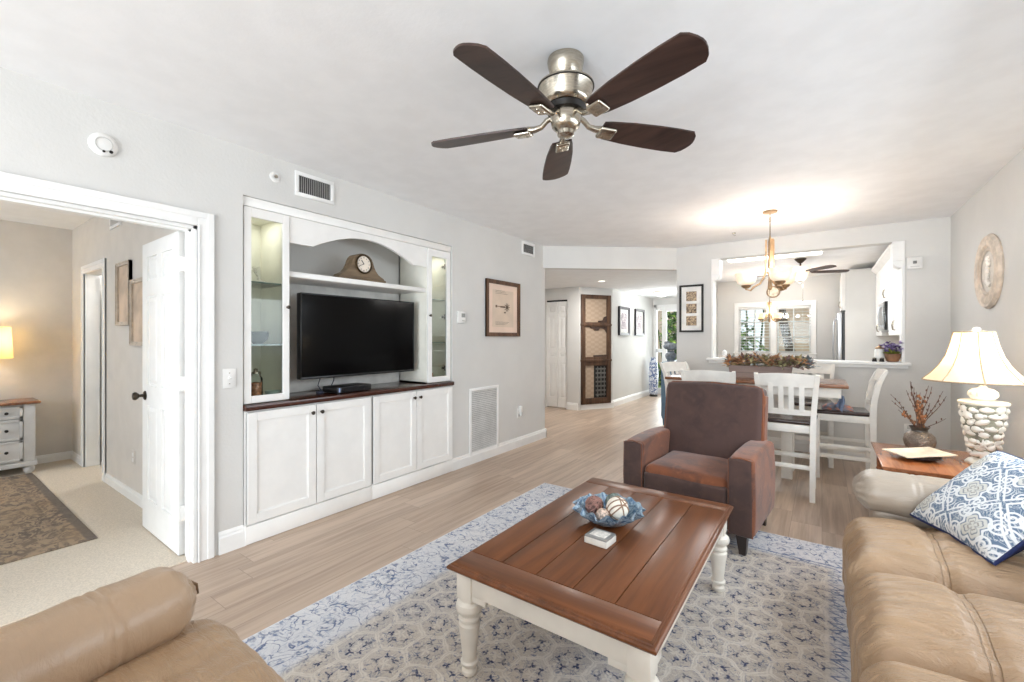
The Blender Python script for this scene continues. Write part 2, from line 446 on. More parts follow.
# left wall with bedroom opening and the media niche
OY0, OY1, OZ = -.5, 1.025, 1.978
NY0, NY1, NZ, NX = 1.275, 3.2, 2.232, -3.42
wall('wall_left', [((XL - WT, YR, 0), (XL, OY0, H)), ((XL - WT, OY0, OZ), (XL, OY1, H)), ((XL - WT, OY1, 0), (XL, NY0, H)),
                   ((XL - WT, NY0, NZ), (XL, NY1, H)), ((XL - WT, NY1, 0), (XL, 4.985, H))], wall_m, 'long grey wall with bedroom opening and media niche')
wall('wall_niche', [((NX - .05, NY0 - .05, 0), (NX, NY1 + .05, NZ + .05)), ((NX, NY0 - .05, 0), (XL - WT, NY0, NZ + .05)), ((NX, NY1, 0), (XL - WT, NY1 + .05, NZ + .05)),
                    ((NX, NY0, NZ), (XL - WT, NY1, NZ + .05))], wall_m, 'grey recess behind the television')
SW = (.9, 3.95, 1.02, 2.0)
wall('wall_right', [((XR, YR, 0), (XR + WT, SW[0], H)), ((XR, SW[1], 0), (XR + WT, 10.52, H)), ((XR, SW[0], 0), (XR + WT, SW[1], SW[2])), ((XR, SW[0], SW[3]), (XR + WT, SW[1], H))], wall_m, 'grey wall behind the sofa and lamp')
# back wall with the pass-through
PX0, PX1, PZ0, PZ1 = -1.165, .705, 1.03, 2.335
wall('wall_back', [((-1.6, YB, 0), (PX0, YB + .15, H)), ((PX1, YB, 0), (XR, YB + .15, H)), ((PX0, YB, 0), (PX1, YB + .15, PZ0)), ((PX0, YB, PZ1), (PX1, YB + .15, H))], wall_m,
     'grey dining wall with kitchen pass-through')
# wall behind the camera with wide lanai doors added to let daylight in
wall('wall_rear', [((XL, YR - .1, 0), (-2.45, YR, H)), ((.95, YR - .1, 0), (XR, YR, H)), ((-2.45, YR - .1, 2.32), (.95, YR, H))], wall_m, 'grey wall around the added lanai doors')
mb = MB()
for x in (-2.45, -1.32, -.19, .93): mb.box((x, YR - .08, 0), (x + .05, YR - .02, 2.32))
mb.box((-2.45, YR - .08, 2.27), (.98, YR - .02, 2.32))
mbw = MB()
for a in (SW[0], (SW[0] + SW[1]) / 2 - .02, SW[1] - .04): mbw.box((XR + .03, a, SW[2]), (XR + .08, a + .04, SW[3]))
mbw.box((XR + .03, SW[0], SW[2]), (XR + .08, SW[1], SW[2] + .04)).box((XR + .03, SW[0], SW[3] - .04), (XR + .08, SW[1], SW[3])).box((XR - .03, SW[0] - .04, SW[2] - .03), (XR + .1, SW[1] + .04, SW[2]))
struct('window_added_side', mbw, trim_m, label='added white framed window in the wall over the sofa')  # window added out of view to go with the side light
struct('window_added_rear', mb, trim_m, label='white frame of the added open lanai doors')  # unseen door frame added to go with the rear daylight panel
# hall and kitchen shell
wall('wall_hall_near', [((-4.75, 4.865, 0), (XL - WT, 4.985, HH))], wall_m, 'grey hall wall behind the media wall')
wall('wall_hall_side', [((-4.75, 4.985, 0), (-4.65, 7.2, HH))], wall_m, 'grey side wall of the hall')
wall('wall_closet', [((-4.65, 7.2, 0), (-4.3, 7.32, HH)), ((-3.85, 7.2, 0), (-3.6, 7.32, HH)), ((-4.3, 7.2, 2.035), (-3.85, 7.32, HH))], wall_m, 'grey wall around the folding closet door')
NA, NB = (-3.645, 7.2), (-3.24, 7.865)
struct('wall_corner', diag_panel(NA, NB, 0, HH, .12), wall_m, label='angled grey wall that carries the tall rustic frame')
wall('wall_hall_left', [((-3.40, 7.865, 0), (-3.27, 10.4, HH))], wall_m, 'grey hall wall with two pictures')
wall('wall_hall_end', [((-3.4, 10.4, 0), (-3.25, 10.52, HH + .3)), ((-2.28, 10.4, 0), (-1.86, 10.52, H)), ((-3.25, 10.4, 2.1), (-2.28, 10.52, HH + .3))], wall_m, 'grey wall around the glass entry door')
wall('wall_hall_right', [((-1.62, 6.25, 0), (-1.52, 7.9, H)), ((-1.96, 7.8, 0), (-1.62, 7.9, H)), ((-1.96, 7.9, 0), (-1.86, 10.4, H))], wall_m, 'grey wall between hall and kitchen')
WX0, WX1, WZ0, WZ1 = -1.445, -.175, 1.02, 1.965
wall('wall_kitchen', [((-1.86, 10.4, 0), (WX0, 10.52, H)), ((WX1, 10.4, 0), (XR, 10.52, H)), ((WX0, 10.4, 0), (WX1, 10.52, WZ0)), ((WX0, 10.4, WZ1), (WX1, 10.52, H))], wall_m,
     'pale kitchen wall around the window')
wall('wall_closet_back', [((-4.65, 7.75, 0), (-3.55, 7.85, HH))], wall_m, 'grey back wall of the hall closet')
wall('wall_kitchen_partition', [((.315, 9.1, 0), (XR, 9.2, 2.45))], wall_m, 'grey partition beside the refrigerator')
# bedroom shell: far wall, side wall with a doorway, and the window wall
wall('wall_bedroom_far', [((-6.8, -2.2, 0), (-6.68, 1.2, 2.5))], bedw_m, 'beige bedroom wall behind the nightstand')
BX0, BX1 = -6.13, -5.42
wall('wall_bedroom_side', [((-6.68, 1.115, 0), (BX0, 1.225, 2.5)), ((BX1, 1.115, 0), (-3.12, 1.225, 2.5)), ((BX0, 1.115, 1.97), (BX1, 1.225, 2.5))], bedw_m, 'beige bedroom wall with two pictures')
wall('wall_bedroom_window', [((-6.7, -1.95, 0), (-5.85, -1.83, 2.5)), ((-3.95, -1.95, 0), (-3.12, -1.83, 2.5)), ((-5.85, -1.95, 0), (-3.95, -1.83, .7)), ((-5.85, -1.95, 2.2), (-3.95, -1.83, 2.5))], bedw_m,
     'beige bedroom wall around its window')
wall('wall_bath', [((-6.3, 2.3, 0), (-5.2, 2.4, 2.5)), ((-6.35, 1.225, 0), (-6.3, 2.3, 2.5)), ((-5.2, 1.225, 0), (-5.15, 2.3, 2.5))], wall_m, 'pale wall beyond the bedroom doorway')
struct('ceiling_bath', MB().box((-6.35, 1.225, 2.45), (-5.15, 2.4, 2.5)), ceil_m, label='white ceiling beyond the bedroom doorway')
struct('floor_bath', MB().box((-6.35, 1.22, -.08), (-5.15, 2.4, .004)), mat('bath_tile', (206, 198, 188), .4), label='pale floor beyond the bedroom doorway')
struct('wall_bedroom_lining', MB().box((XL - WT - .012, -1.83, 0), (XL - WT, OY0 - .08, 2.5)).box((XL - WT - .012, OY0 - .08, OZ + .07), (XL - WT, 1.115, 2.5)), bedw_m, label='beige inner face of the bedroom opening wall')

# baseboards
def base_prof(mb, p, q, n, h=.115, t=.016):
    """baseboard along p-q (xy), n = outward normal"""
    p, q, n = Vector((*p, 0)), Vector((*q, 0)), Vector((*n, 0)).normalized()
    pr = [(0, 0), (t, 0), (t, h * .72), (t * .65, h * .8), (t * .65, h * .88), (t * .3, h), (0, h)]
    V = [p + n * a + Vector((0, 0, b)) for a, b in pr] + [q + n * a + Vector((0, 0, b)) for a, b in pr]
    k = len(pr); F = [tuple(range(k)), tuple(range(2 * k - 1, k - 1, -1))] + [(i, k + i, k + (i + 1) % k, (i + 1) % k) for i in range(k)]
    mb.add(V, F)
mb = MB(); base_prof(mb, (XL, 1.135), (XL, NY0 + .0), (1, 0), .135); base_prof(mb, (XL, NY1 - .005), (XL, 5.0), (1, 0), .12); mb.box((XL - .12, 4.985, 0), (XL + .016, 5.001, .115))
mb.box((XL - .05, NY0, 0), (XL + .016, NY0 + .014, .13))
struct('baseboard_left', mb, trim_m, label='white baseboard of the long grey wall')
mb = MB(); base_prof(mb, (-1.616, YB), (XR, YB), (0, -1), .13)
struct('baseboard_back', mb, trim_m, label='white baseboard under the pass-through')
mb = MB(); base_prof(mb, (XR, YR), (XR, YB), (-1, 0), .13)
struct('baseboard_right', mb, trim_m, label='white baseboard behind the sofa')
d = Vector((NB[0] - NA[0], NB[1] - NA[1])); nn = Vector((d.y, -d.x)).normalized()
mb = MB(); base_prof(mb, (-3.86, 7.2), (NA[0] + .01, 7.2), (0, -1), .13); base_prof(mb, NA, (NB[0] + .012, NB[1] + .01), (nn.x, nn.y), .13); base_prof(mb, (-3.27, 7.85), (-3.27, 10.4), (1, 0), .13)
struct('baseboard_hall', mb, trim_m, label='white baseboard of the entry hall')
mb = MB(); base_prof(mb, (-6.68, -1.8), (-6.68, 1.115), (1, 0), .09); base_prof(mb, (-6.68, 1.115), (BX0 - .09, 1.115), (0, -1), .09); base_prof(mb, (BX1 + .09, 1.115), (-3.14, 1.115), (0, -1), .09)
struct('baseboard_bedroom', mb, trim_m, label='white baseboard of the bedroom')

# casings
def casing(mb, axis, a0, a1, ztop, face, out, w=.085, t=.018):
    """door casing round an opening a0..a1 (along axis) on the plane face, out = +-1"""
    def bx(u0, u1, z0, z1, tt):
        f0, f1 = face, face + out * tt
        if axis == 'y': mb.box((f0, u0, z0), (f1, u1, z1), .003)
        else: mb.box((u0, f0, z0), (u1, f1, z1), .003)
    for tt, ww, in_ in ((t * .7, w, 0), (t, w * .42, w * .58)):
        bx(a0 - in_ - ww, a0 - in_, 0, ztop + in_ + ww, tt); bx(a1 + in_, a1 + in_ + ww, 0, ztop + in_ + ww, tt)
        bx(a0 - in_, a1 + in_, ztop + in_, ztop + in_ + ww, tt)
    bx(a0 - .012, a0, 0, ztop + .012, t); bx(a1, a1 + .012, 0, ztop + .012, t); bx(a0, a1, ztop, ztop + .012, t)
mb = MB(); casing(mb, 'y', OY0, OY1, OZ, XL, 1)
mb.box((XL - WT - .01, OY1 - .018, 0), (XL, OY1, OZ), 0); mb.box((XL - WT - .01, OY0, 0), (XL, OY0 + .018, OZ), 0); mb.box((XL - WT - .01, OY0, OZ - .018), (XL, OY1, OZ), 0)
mb.box((XL - .075, OY1 - .03, 0), (XL - .035, OY1 - .018, OZ)); mb.box((XL - .075, OY0, OZ - .03), (XL - .035, OY1, OZ - .018))
struct('trim_1', mb, trim_m, label='white casing of the bedroom opening')
mb = MB(); casing(mb, 'x', BX0, BX1, 1.97, 1.115, -1, .08)
mb.box((BX0, 1.115, 0), (BX0 + .016, 1.225, 1.97)); mb.box((BX1 - .016, 1.115, 0), (BX1, 1.225, 1.97))
struct('trim_2', mb, trim_m, label='white casing of the inner bedroom doorway')
# pass-through: sill ledge, jamb liners and corner blocks with curved brackets
mb = MB(); mb.box((PX0 - .05, YB - .07, PZ0), (PX1 + .045, YB + .2, PZ0 + .035), .008); mb.box((PX0 - .03, YB - .03, PZ0 - .03), (PX1 + .025, YB, PZ0), .004)
struct('trim_3', mb, trim_m, label='white ledge of the kitchen pass-through')
mb = MB()
for xa, sg in ((PX0, 1), (PX1, -1)):
    mb.box((xa - .001 * sg, YB - .012, PZ0 + .035), (xa + .024 * sg, YB + .162, PZ1 - .2), .003)
    mb.box((xa - .03 * sg * 0, YB - .02, 2.13), (xa + .1 * sg, YB + .165, PZ1), .004)
    cx = xa + .1 * sg; pts = [(xa, 2.13), (cx, 2.13)] + [(xa + sg * (.03 + .07 * math.sin(k / 8 * PI / 2)), 2.06 + .07 * (k / 8 if False else 1 - math.cos(k / 8 * PI / 2))) for k in range(7, -1, -1)] + [(xa, 2.06)]
    mb.prism(pts, YB - .008, YB + .155, 'y')
struct('trim_4', mb, trim_m, label='white corner blocks and jambs of the pass-through', smooth=False)

# ------------------------------------------------------------------ doors and windows
def panel_door(mb, wd, ht, t, rows, cols=2, stile=.11, rail=.1, mid=.1, z0=0):
    """slab in local x (0..wd), y thickness (centred), raised panels on both faces; rows = [(zlo, zhi), ...]"""
    mb.box((0, -t / 2 + .012, z0), (wd, t / 2 - .012, ht))
    pw = (wd - 2 * stile - (cols - 1) * mid) / cols
    for s in (-1, 1):
        y0, y1 = s * (t / 2 - .013), s * t / 2
        mb.box((0, y0, z0), (stile, y1, ht), .0); mb.box((wd - stile, y0, z0), (wd, y1, ht))
        for c in range(1, cols): mb.box((stile + c * pw + (c - 1) * mid, y0, z0), (stile + c * (pw + mid), y1, ht))
        zs = [z0] + [v for r_ in rows for v in r_] + [ht]
        for k in range(0, len(zs), 2):
            for c in range(cols): mb.box((stile + c * (pw + mid), y0, zs[k]), (stile + c * (pw + mid) + pw, y1, zs[k + 1]))
        for (a, b) in rows:
            for c in range(cols):
                x0 = stile + c * (pw + mid); x1 = x0 + pw; i = .012; k = .035
                yb, yf = s * (t / 2 - .0118), s * (t / 2 - .003)
                V = [(x0 + i, yb, a + i), (x1 - i, yb, a + i), (x1 - i, yb, b - i), (x0 + i, yb, b - i), (x0 + k, yf, a + k), (x1 - k, yf, a + k), (x1 - k, yf, b - k), (x0 + k, yf, b - k)]
                F = [(4, 5, 6, 7), (0, 1, 5, 4), (1, 2, 6, 5), (2, 3, 7, 6), (3, 0, 4, 7)]
                mb.add(V, F if s < 0 else [f[::-1] for f in F])
    return mb
# the open bedroom door lies along the bedroom side wall
o = bpy.data.objects.new('door_1', None); COL.objects.link(o); o.location = (-3.152, 1.0, 0); o.rotation_euler = (0, 0, PI - R(1.0))
o['kind'] = 'structure'; o['label'] = 'white six-panel bedroom door standing open'; o['category'] = 'door'
DW = .712
ob = mesh_obj('door_panel', panel_door(MB(), DW, 1.965, .036, [(.22, .86), (1.0, 1.6), (1.71, 1.87)], stile=.105, mid=.09, z0=.012), door_m, parent=o, smooth=False)
mb = MB()
for s in (1, -1):
    M = Matrix.Translation((DW - .065, s * .018, .925)) @ Matrix.Rotation(-s * PI / 2, 4, 'X')
    q = MB(M); q.lathe([(.032, 0), (.032, .004), (.026, .009), (.011, .012), (.010, .032), (.018, .038), (.027, .05), (.028, .058), (.022, .068), (.0, .071)], seg=18); mb.v += [] ; mb.add(q.v, q.f)
mesh_obj('knob', mb, bronze_m, parent=o)['label'] = 'dark bronze door knob'
for z in (.22, 1.0, 1.72):
    mesh_obj('hinge', MB().box((-.022, -.022, z), (.002, .012, z + .09), .002).tube([(-.012, .016, z), (-.012, .016, z + .09)], .006), plastic_m, parent=o)
# door seen edge-on in the inner bedroom doorway
o = bpy.data.objects.new('door_2', None); COL.objects.link(o); o.location = (BX0 + .03, 1.24, 0); o.rotation_euler = (0, 0, R(84))
o['kind'] = 'structure'; o['label'] = 'white door opened into the room beyond the bedroom'; o['category'] = 'door'
mesh_obj('door_panel', panel_door(MB(), .7, 1.955, .036, [(.22, .86), (1.0, 1.6), (1.71, 1.87)], stile=.1, mid=.09, z0=.012), door_m, parent=o, smooth=False)
single('door_strike_plate', MB().box((BX1 - .022, 1.15, .88), (BX1 - .016, 1.19, .955), .002).box((BX1 - .026, 1.16, .9), (BX1 - .021, 1.18, .935)), bronze_m,
       'small dark latch plate on the inner bedroom door jamb', 'latch')
# folding closet door: two leaves
o = bpy.data.objects.new('door_3', None); COL.objects.link(o); o.location = (-4.3, 7.24, 0)
o['kind'] = 'structure'; o['label'] = 'white folding closet door in the hall'; o['category'] = 'door'
for k in range(2):
    mb = MB(Matrix.Translation((.003 + k * .225, 0, 0))); panel_door(mb, .219, 2.0, .03, [(.2, .86), (.97, 1.05), (1.12, 1.72), (1.79, 1.93)], cols=1, stile=.05, z0=.02)
    mesh_obj('door_leaf', mb, door_m, parent=o, smooth=False)
mesh_obj('track', MB().box((0, -.02, 2.008), (.45, .02, 2.034)), dark_m, parent=o)['label'] = 'dark overhead track'
mesh_obj('knob', MB().sphere((.19, -.03, .95), .014), plastic_m, parent=o)
# glass entry door with side light
o = bpy.data.objects.new('door_4', None); COL.objects.link(o); o.location = (-3.25, 10.44, 0)
o['kind'] = 'structure'; o['label'] = 'white framed glass entry door at the hall end'; o['category'] = 'door'
mb = MB()
mb.box((0, -.04, 0), (.05, .04, 2.1)); mb.box((.92, -.04, 0), (.97, .04, 2.1)); mb.box((0, -.04, 2.04), (.97, .04, 2.1)); mb.box((.0, -.04, 0), (.97, .04, .03))
mb.box((.185, -.035, 0), (.25, .035, 2.05)); mb.box((.05, -.025, .03), (.185, .02, .14)); mb.box((.05, -.025, .98), (.185, .02, 1.06)); mb.box((.25, -.025, .03), (.92, .02, .2)); mb.box((.25, -.025, .2), (.285, .02, 2.04)); mb.box((.84, -.025, .2), (.92, .02, 2.04)); mb.box((.285, -.025, 1.94), (.84, .02, 2.04))
mb.box((.05, -.025, .03), (.06, .02, 2.04)); mb.box((.05, -.025, 1.97), (.185, .02, 2.04))
mesh_obj('door_frame', mb, trim_m, parent=o, smooth=False)
mesh_obj('pane', MB().box((.055, -.004, .1), (.19, .002, 2.0)).box((.28, -.004, .18), (.85, .002, 1.96)), glass, parent=o, smooth=False)
mesh_obj('handle', MB().tube([(.88, -.025, 1.0), (.88, -.07, 1.0), (.79, -.07, 1.0)], .009).lathe([(.024, 0), (.024, .006)], c=(.88, -.03, .997)), bronze_m, parent=o)
# kitchen window: casing, twin sashes, blinds
WM0, WM1 = -.865, -.755
o = bpy.data.objects.new('window_1', None); COL.objects.link(o); o.location = ((WX0 + WX1) / 2, 10.4, WZ0); off = tuple(o.location)
o['kind'] = 'structure'; o['label'] = 'white twin kitchen window above the pass-through ledge'; o['category'] = 'window'
mb = MB()
for x0, x1, z0, z1 in ((WX0 - .085, WX0, WZ0 - .1, WZ1 + .1), (WX1, WX1 + .085, WZ0 - .1, WZ1 + .1), (WX0, WX1, WZ1, WZ1 + .1), (WX0, WX1, WZ0 - .1, WZ0), (WM0, WM1, WZ0, WZ1)): mb.box((x0, 10.372, z0), (x1, 10.41, z1), .003)
mb.box((WX0 - .1, 10.34, WZ0 - .02), (WX1 + .1, 10.4, WZ0), .004)
for x0, x1 in ((WX0, WM0), (WM1, WX1)):
    xm = (x0 + x1) / 2
    for a, b, c, d_ in ((x0, x0 + .03, WZ0, WZ1), (x1 - .03, x1, WZ0, WZ1), (x0, x1, WZ0, WZ0 + .03), (x0, x1, WZ1 - .03, WZ1), (xm - .01, xm + .01, WZ0, WZ1)): mb.box((a, 10.46, c), (b, 10.49, d_))
    for k in (1, 2): mb.box((x0, 10.462, WZ0 + (WZ1 - WZ0) * k / 3 - .009), (x1, 10.488, WZ0 + (WZ1 - WZ0) * k / 3 + .009))
mesh_obj('window_frame', mb, trim_m, off, o, False)
mesh_obj('window_pane', MB().box((WX0 + .02, 10.472, WZ0 + .02), (WM0 - .02, 10.476, WZ1 - .02)).box((WM1 + .02, 10.472, WZ0 + .02), (WX1 - .02, 10.476, WZ1 - .02)), glass, off, o, False)
for x0, x1, lab in ((WX0, WM0, 'open white slatted blind over the greener window half'), (WM1, WX1, 'open white slatted blind over the window half with the tree trunk')):
    t = Thing('window_blind', lab, 'blind', ((x0 + x1) / 2, 10.43, WZ0 + .005), group=None)
    mb = MB(); n = 15
    for k in range(n):
        z = WZ0 + .03 + (WZ1 - .09 - WZ0) * k / (n - 1)
        M = Matrix.Translation(((x0 + x1) / 2, 10.43, z)) @ Matrix.Rotation(R(9), 4, 'X')
        q = MB(M); q.box((-(x1 - x0) / 2 + .006, -.024, -.0016), ((x1 - x0) / 2 - .006, .024, .0016)); mb.add(q.v, q.f)
    t.part('slats', mb, plastic_m, smooth=False)
    t.part('head_rail', MB().box((x0 + .004, 10.405, WZ1 - .05), (x1 - .004, 10.455, WZ1 - .002), .004), plastic_m)
    t.part('bottom_rail', MB().box((x0 + .006, 10.407, WZ0 + .006), (x1 - .006, 10.453, WZ0 + .02), .003), plastic_m)
    t.part('cord', MB().tube([(x0 + .14, 10.43, WZ0 + .01), (x0 + .14, 10.43, WZ1 - .02)], .0016, 5).tube([(x1 - .14, 10.43, WZ0 + .01), (x1 - .14, 10.43, WZ1 - .02)], .0016, 5), plastic_m)

# ------------------------------------------------------------------ built-in media wall
FX = -2.978    # cabinet door front plane
def shaker(mb, y0, y1, z0, z1, xf, fr=.058, t=.02, rec=.01):
    mb.box((xf - t, y0, z0), (xf - rec, y1, z1)); a = .006
    mb.box((xf - t, y0, z0), (xf, y0 + fr, z1), .002); mb.box((xf - t, y1 - fr, z0), (xf, y1, z1), .002)
    mb.box((xf - t, y0 + fr, z0), (xf, y1 - fr, z0 + fr), .002); mb.box((xf - t, y0 + fr, z1 - fr), (xf, y1 - fr, z1), .002)
    for p, q in (((y0 + fr, z0 + fr), (y1 - fr, z0 + fr + a)), ((y0 + fr, z1 - fr - a), (y1 - fr, z1 - fr)), ((y0 + fr, z0 + fr), (y0 + fr + a, z1 - fr)), ((y1 - fr - a, z0 + fr), (y1 - fr, z1 - fr))):
        mb.box((xf - t, p[0], p[1]), (xf - rec * .5, q[0], q[1]))
def knob_mb(x, y, z, s=1.0):
    q = MB(Matrix.Translation((x, y, z)) @ Matrix.Rotation(PI / 2, 4, 'Y')); q.lathe([(.007 * s, 0), (.006 * s, .01), (.013 * s, .016), (.014 * s, .022), (.009 * s, .027), (0, .028)], seg=14)
    m = MB(); m.add(q.v, q.f); return m
for y0, y1, lab in ((1.281, 2.236, 'white two-door base cabinet under the cable box'), (2.239, 3.194, 'white two-door base cabinet nearest the return air grille')):
    t = Thing('base_cabinet', lab, 'cabinet', (-3.2, (y0 + y1) / 2, 0), group='built-in base cabinets')
    mb = MB(); mb.box((NX + .012, y0, .118), (FX - .022, y1, .852)); t.part('body', mb, cab_m, smooth=False)
    t.part('plinth', MB().box((NX + .012, y0, .002), (FX - .003, y1, .117), .003), cab_m)
    ym = (y0 + y1) / 2
    for a, b, ky in ((y0 + .012, ym - .003, ym - .035), (ym + .003, y1 - .012, ym + .035)):
        mb = MB(); shaker(mb, a, b, .128, .842, FX); d_ = t.part('door', mb, cab_m, smooth=False)
        t.part('knob', knob_mb(FX, ky, .785), bronze_m, parent=d_)
mb = MB(); mb.box((NX + .012, 1.28, .854), (FX + .012, 3.196, .89), .004)
single('countertop', mb, counter_m, 'dark stained wood countertop on the white media cabinets', 'countertop')
GX = -3.012
def tower(y0, y1, lab, hinge_y, knob_y, wide):
    t = Thing('display_cabinet', lab, 'cabinet', (-3.2, (y0 + y1) / 2, .891), group='glass door display towers')
    z0, z1 = .892, 2.17
    mb = MB(); b = .018
    mb.box((NX + .012, y0, z0), (GX - .022, y0 + b, z1)); mb.box((NX + .012, y1 - b, z0), (GX - .022, y1, z1)); mb.box((NX + .012, y0, z0), (NX + .024, y1, z1))
    mb.box((NX + .012, y0, z1 - b), (GX - .022, y1, z1)); mb.box((NX + .012, y0, z0), (GX - .022, y1, z0 + .012))
    t.part('body', mb, mat('cabinet_interior', (233, 231, 220), .5, var=.02), smooth=False)
    fr = .045 if wide else .052
    mb = MB(); a, c = y0 + .004, y1 - .004
    for p in ((a, z0 + .006, a + fr, z1 - .004), (c - fr, z0 + .006, c, z1 - .004), (a + fr, z0 + .006, c - fr, z0 + .006 + fr), (a + fr, z1 - .004 - fr * 1.35, c - fr, z1 - .004)):
        mb.box((GX - .02, p[0], p[1]), (GX, p[2], p[3]), .002)
    d_ = t.part('door', mb, cab_m, smooth=False)
    t.part('glass_pane', MB().box((GX - .014, a + fr - .004, z0 + fr), (GX - .01, c - fr + .004, z1 - fr)), glass, parent=d_, smooth=False)
    t.part('knob', knob_mb(GX, knob_y, 1.532, .9), bronze_m, parent=d_)
    for z in (1.02, 1.53, 2.03): t.part('hinge', MB().box((GX - .06, hinge_y - .012, z - .025), (GX - .021, hinge_y + .012, z + .025), .004).box((GX - .1, hinge_y - .005, z - .012), (GX - .05, hinge_y + .005, z + .012), .003), bronze_m)
    for z in (1.27, 1.685):
        s = t.part('glass_shelf', MB().box((NX + .026, y0 + .02, z), (GX - .03, y1 - .02, z + .008)), glass_edge_m if False else glass, smooth=False)
        t.part('front_edge', MB().box((GX - .031, y0 + .02, z), (GX - .0285, y1 - .02, z + .008)), glass_edge_m, parent=s, smooth=False)
    return t
tower(1.282, 1.583, 'wide white display tower with glass door beside the light switch', 1.308, 1.563, True)
tower(2.882, 3.193, 'white display tower with glass door beside the thermostat', 3.168, 2.905, False)
area('tower_light_near', (-3.2, 1.43, 2.145), (0, 0, 0), .18, .12, .32, (1, .96, .9)); area('tower_light_far', (-3.2, 3.04, 2.145), (0, 0, 0), .18, .12, .32, (1, .96, .9))
# arched valance, filler and shelf
y0, y1 = 1.585, 2.88; pts = [(y0, 2.168), (y0, 1.985), (1.755, 1.985)]
for k in range(1, 24):
    a = k / 24; pts.append((1.755 + a * .955, 1.985 + .135 * math.sin(PI * a) ** .9))
pts += [(2.71, 1.985), (y1, 1.985), (y1, 2.168)]
single('arched_valance', MB().prism(pts, -3.05, -3.022, 'x'), cab_m, 'white arched valance board bridging the two display towers', 'valance', smooth=False)
single('filler_board', MB().box((-3.06, NY0 + .004, 2.171), (-3.014, NY1 - .004, 2.23), .002), cab_m, 'white filler board above the towers and arch', 'board')
mb = MB(); mb.box((NX + .012, 1.585, 1.75), (-3.035, 2.88, 1.788), .003)
single('display_shelf', mb, cab_m, 'white shelf above the television under the arch', 'shelf')
single('recess_panel', MB().box((NX + .001, 1.585, .891), (NX + .011, 2.88, 1.749)), mat('recess_paint', (222, 220, 215), .6), 'plain grey back panel behind the television', 'panel', smooth=False)
# television
TX = -3.115; ty0, ty1, tz0, tz1 = 1.712, 2.805, 1.012, 1.655
t = Thing('television', 'large black flat television mounted in the white recess', 'television', (TX - .04, 2.245, tz0))
t.part('housing', MB().box((TX - .055, ty0, tz0), (TX - .002, ty1, tz1), .008), black_m)
tv = NT('dark_screen'); tv.color(tv.mix(tv.noise(None, 2, 2), (4, 4, 5), (6, 6, 7))); tv.set(rough=.14, spec=.14)
t.part('screen', MB().box((TX - .003, ty0 + .01, tz0 + .018), (TX, ty1 - .01, tz1 - .01)), tv.m, smooth=False)
mb = MB(); b = .01
for p in ((ty0, tz0, ty1, tz0 + .018), (ty0, tz1 - b, ty1, tz1), (ty0, tz0, ty0 + b, tz1), (ty1 - b, tz0, ty1, tz1)): mb.box((TX - .004, p[0], p[1]), (TX + .004, p[2], p[3]), .002)
t.part('bezel', mb, black_m)
t.part('wall_mount', MB().box((NX + .012, 2.1, 1.2), (TX - .2, 2.4, 1.5), .004).box((TX - .21, 2.2, 1.3), (TX - .055, 2.3, 1.4)), iron_m)
t = Thing('cable_box', 'small black cable box on the dark wood counter', 'cable box', (-3.11, 2.1, .891), R(4), local=True)
t.part('case', MB().box((-.09, -.165, .004), (.09, .165, .052), .006), black_m)
t.part('front_panel', MB().box((.09, -.12, .012), (.092, .1, .046)), mat('smoked_panel', (22, 22, 26), .12), smooth=False)
t.part('side_light', MB().box((.0902, -.15, .012), (.0925, -.138, .046)), mat('pale_blue_strip', (150, 170, 210), .3), smooth=False)
for x in (-.07, .07):
    for y in (-.14, .14): t.part('foot', MB().lathe([(.012, 0), (.012, .005)], c=(x, y, 0), seg=10), black_m)
single('television_cable', MB().tube([(-3.25, 1.95, 1.06), (-3.22, 1.93, 1.0), (-3.2, 1.9, .95), (-3.18, 1.915, .91), (-3.16, 1.93, .897), (-3.19, 1.99, .897), (-3.215, 2.02, .93), (-3.2, 2.035, .98), (-3.23, 2.06, 1.05)], .004, 6).box((-3.18, 1.87, .8905), (-3.14, 1.912, .91), .004),
       mat('navy_cable', (40, 44, 62), .5), 'dark looped cable hanging behind the television onto the counter', 'cable')
# mantel clock
CX, CY, CZ = -3.11, 2.215, 1.789
t = Thing('mantel_clock', 'brown tambour mantel clock on the white arch shelf', 'clock', (CX, CY, CZ))
half = [(-.212, .022), (-.203, .036), (-.18, .046), (-.152, .062), (-.124, .092), (-.108, .124), (-.097, .155), (-.083, .184), (-.06, .206), (-.03, .218), (0, .221)]
pts = [(-.212, .02)] + half + [(-a, b) for a, b in reversed(half[:-1])] + [(.212, .02)]
t.part('case', MB().prism([(CY + a, CZ + b) for a, b in pts], CX - .05, CX + .045, 'x'), clock_m, ang=45)
t.part('base', MB().box((CX - .06, CY - .222, CZ), (CX + .055, CY + .222, CZ + .022), .005), clock_m)
Mc = Matrix.Translation((CX + .045, CY + .0, CZ + .135)) @ Matrix.Rotation(PI / 2, 4, 'Y')
q = MB(Mc); q.lathe([(.07, 0), (.078, .004), (.08, .012), (.073, .018), (.066, .016), (.066, .004)], seg=36, cap=False); t.part('bezel', q, mat('aged_dark_brass', (72, 58, 40), .35, .8))
q = MB(Mc); q.lathe([(.067, 0), (.067, .007), (0, .0075)], seg=36); dial = t.part('dial', q, mat('ivory_dial', (232, 222, 208), .5))
for k in range(12):
    q = MB(Mc)
    a = k * PI / 6; ln = .012 if k % 3 == 0 else .008
    q.bar((math.cos(a) * .047, math.sin(a) * .047, .009), (math.cos(a) * (.047 + ln), math.sin(a) * (.047 + ln), .009), .0035, .002)
    t.part('hour_mark', q, iron_m, parent=dial, smooth=False)
q = MB(Mc); q.bar((0, 0, .0105), (-.03, -.024, .0105), .005, .002); t.part('hour_hand', q, iron_m, parent=dial, smooth=False)
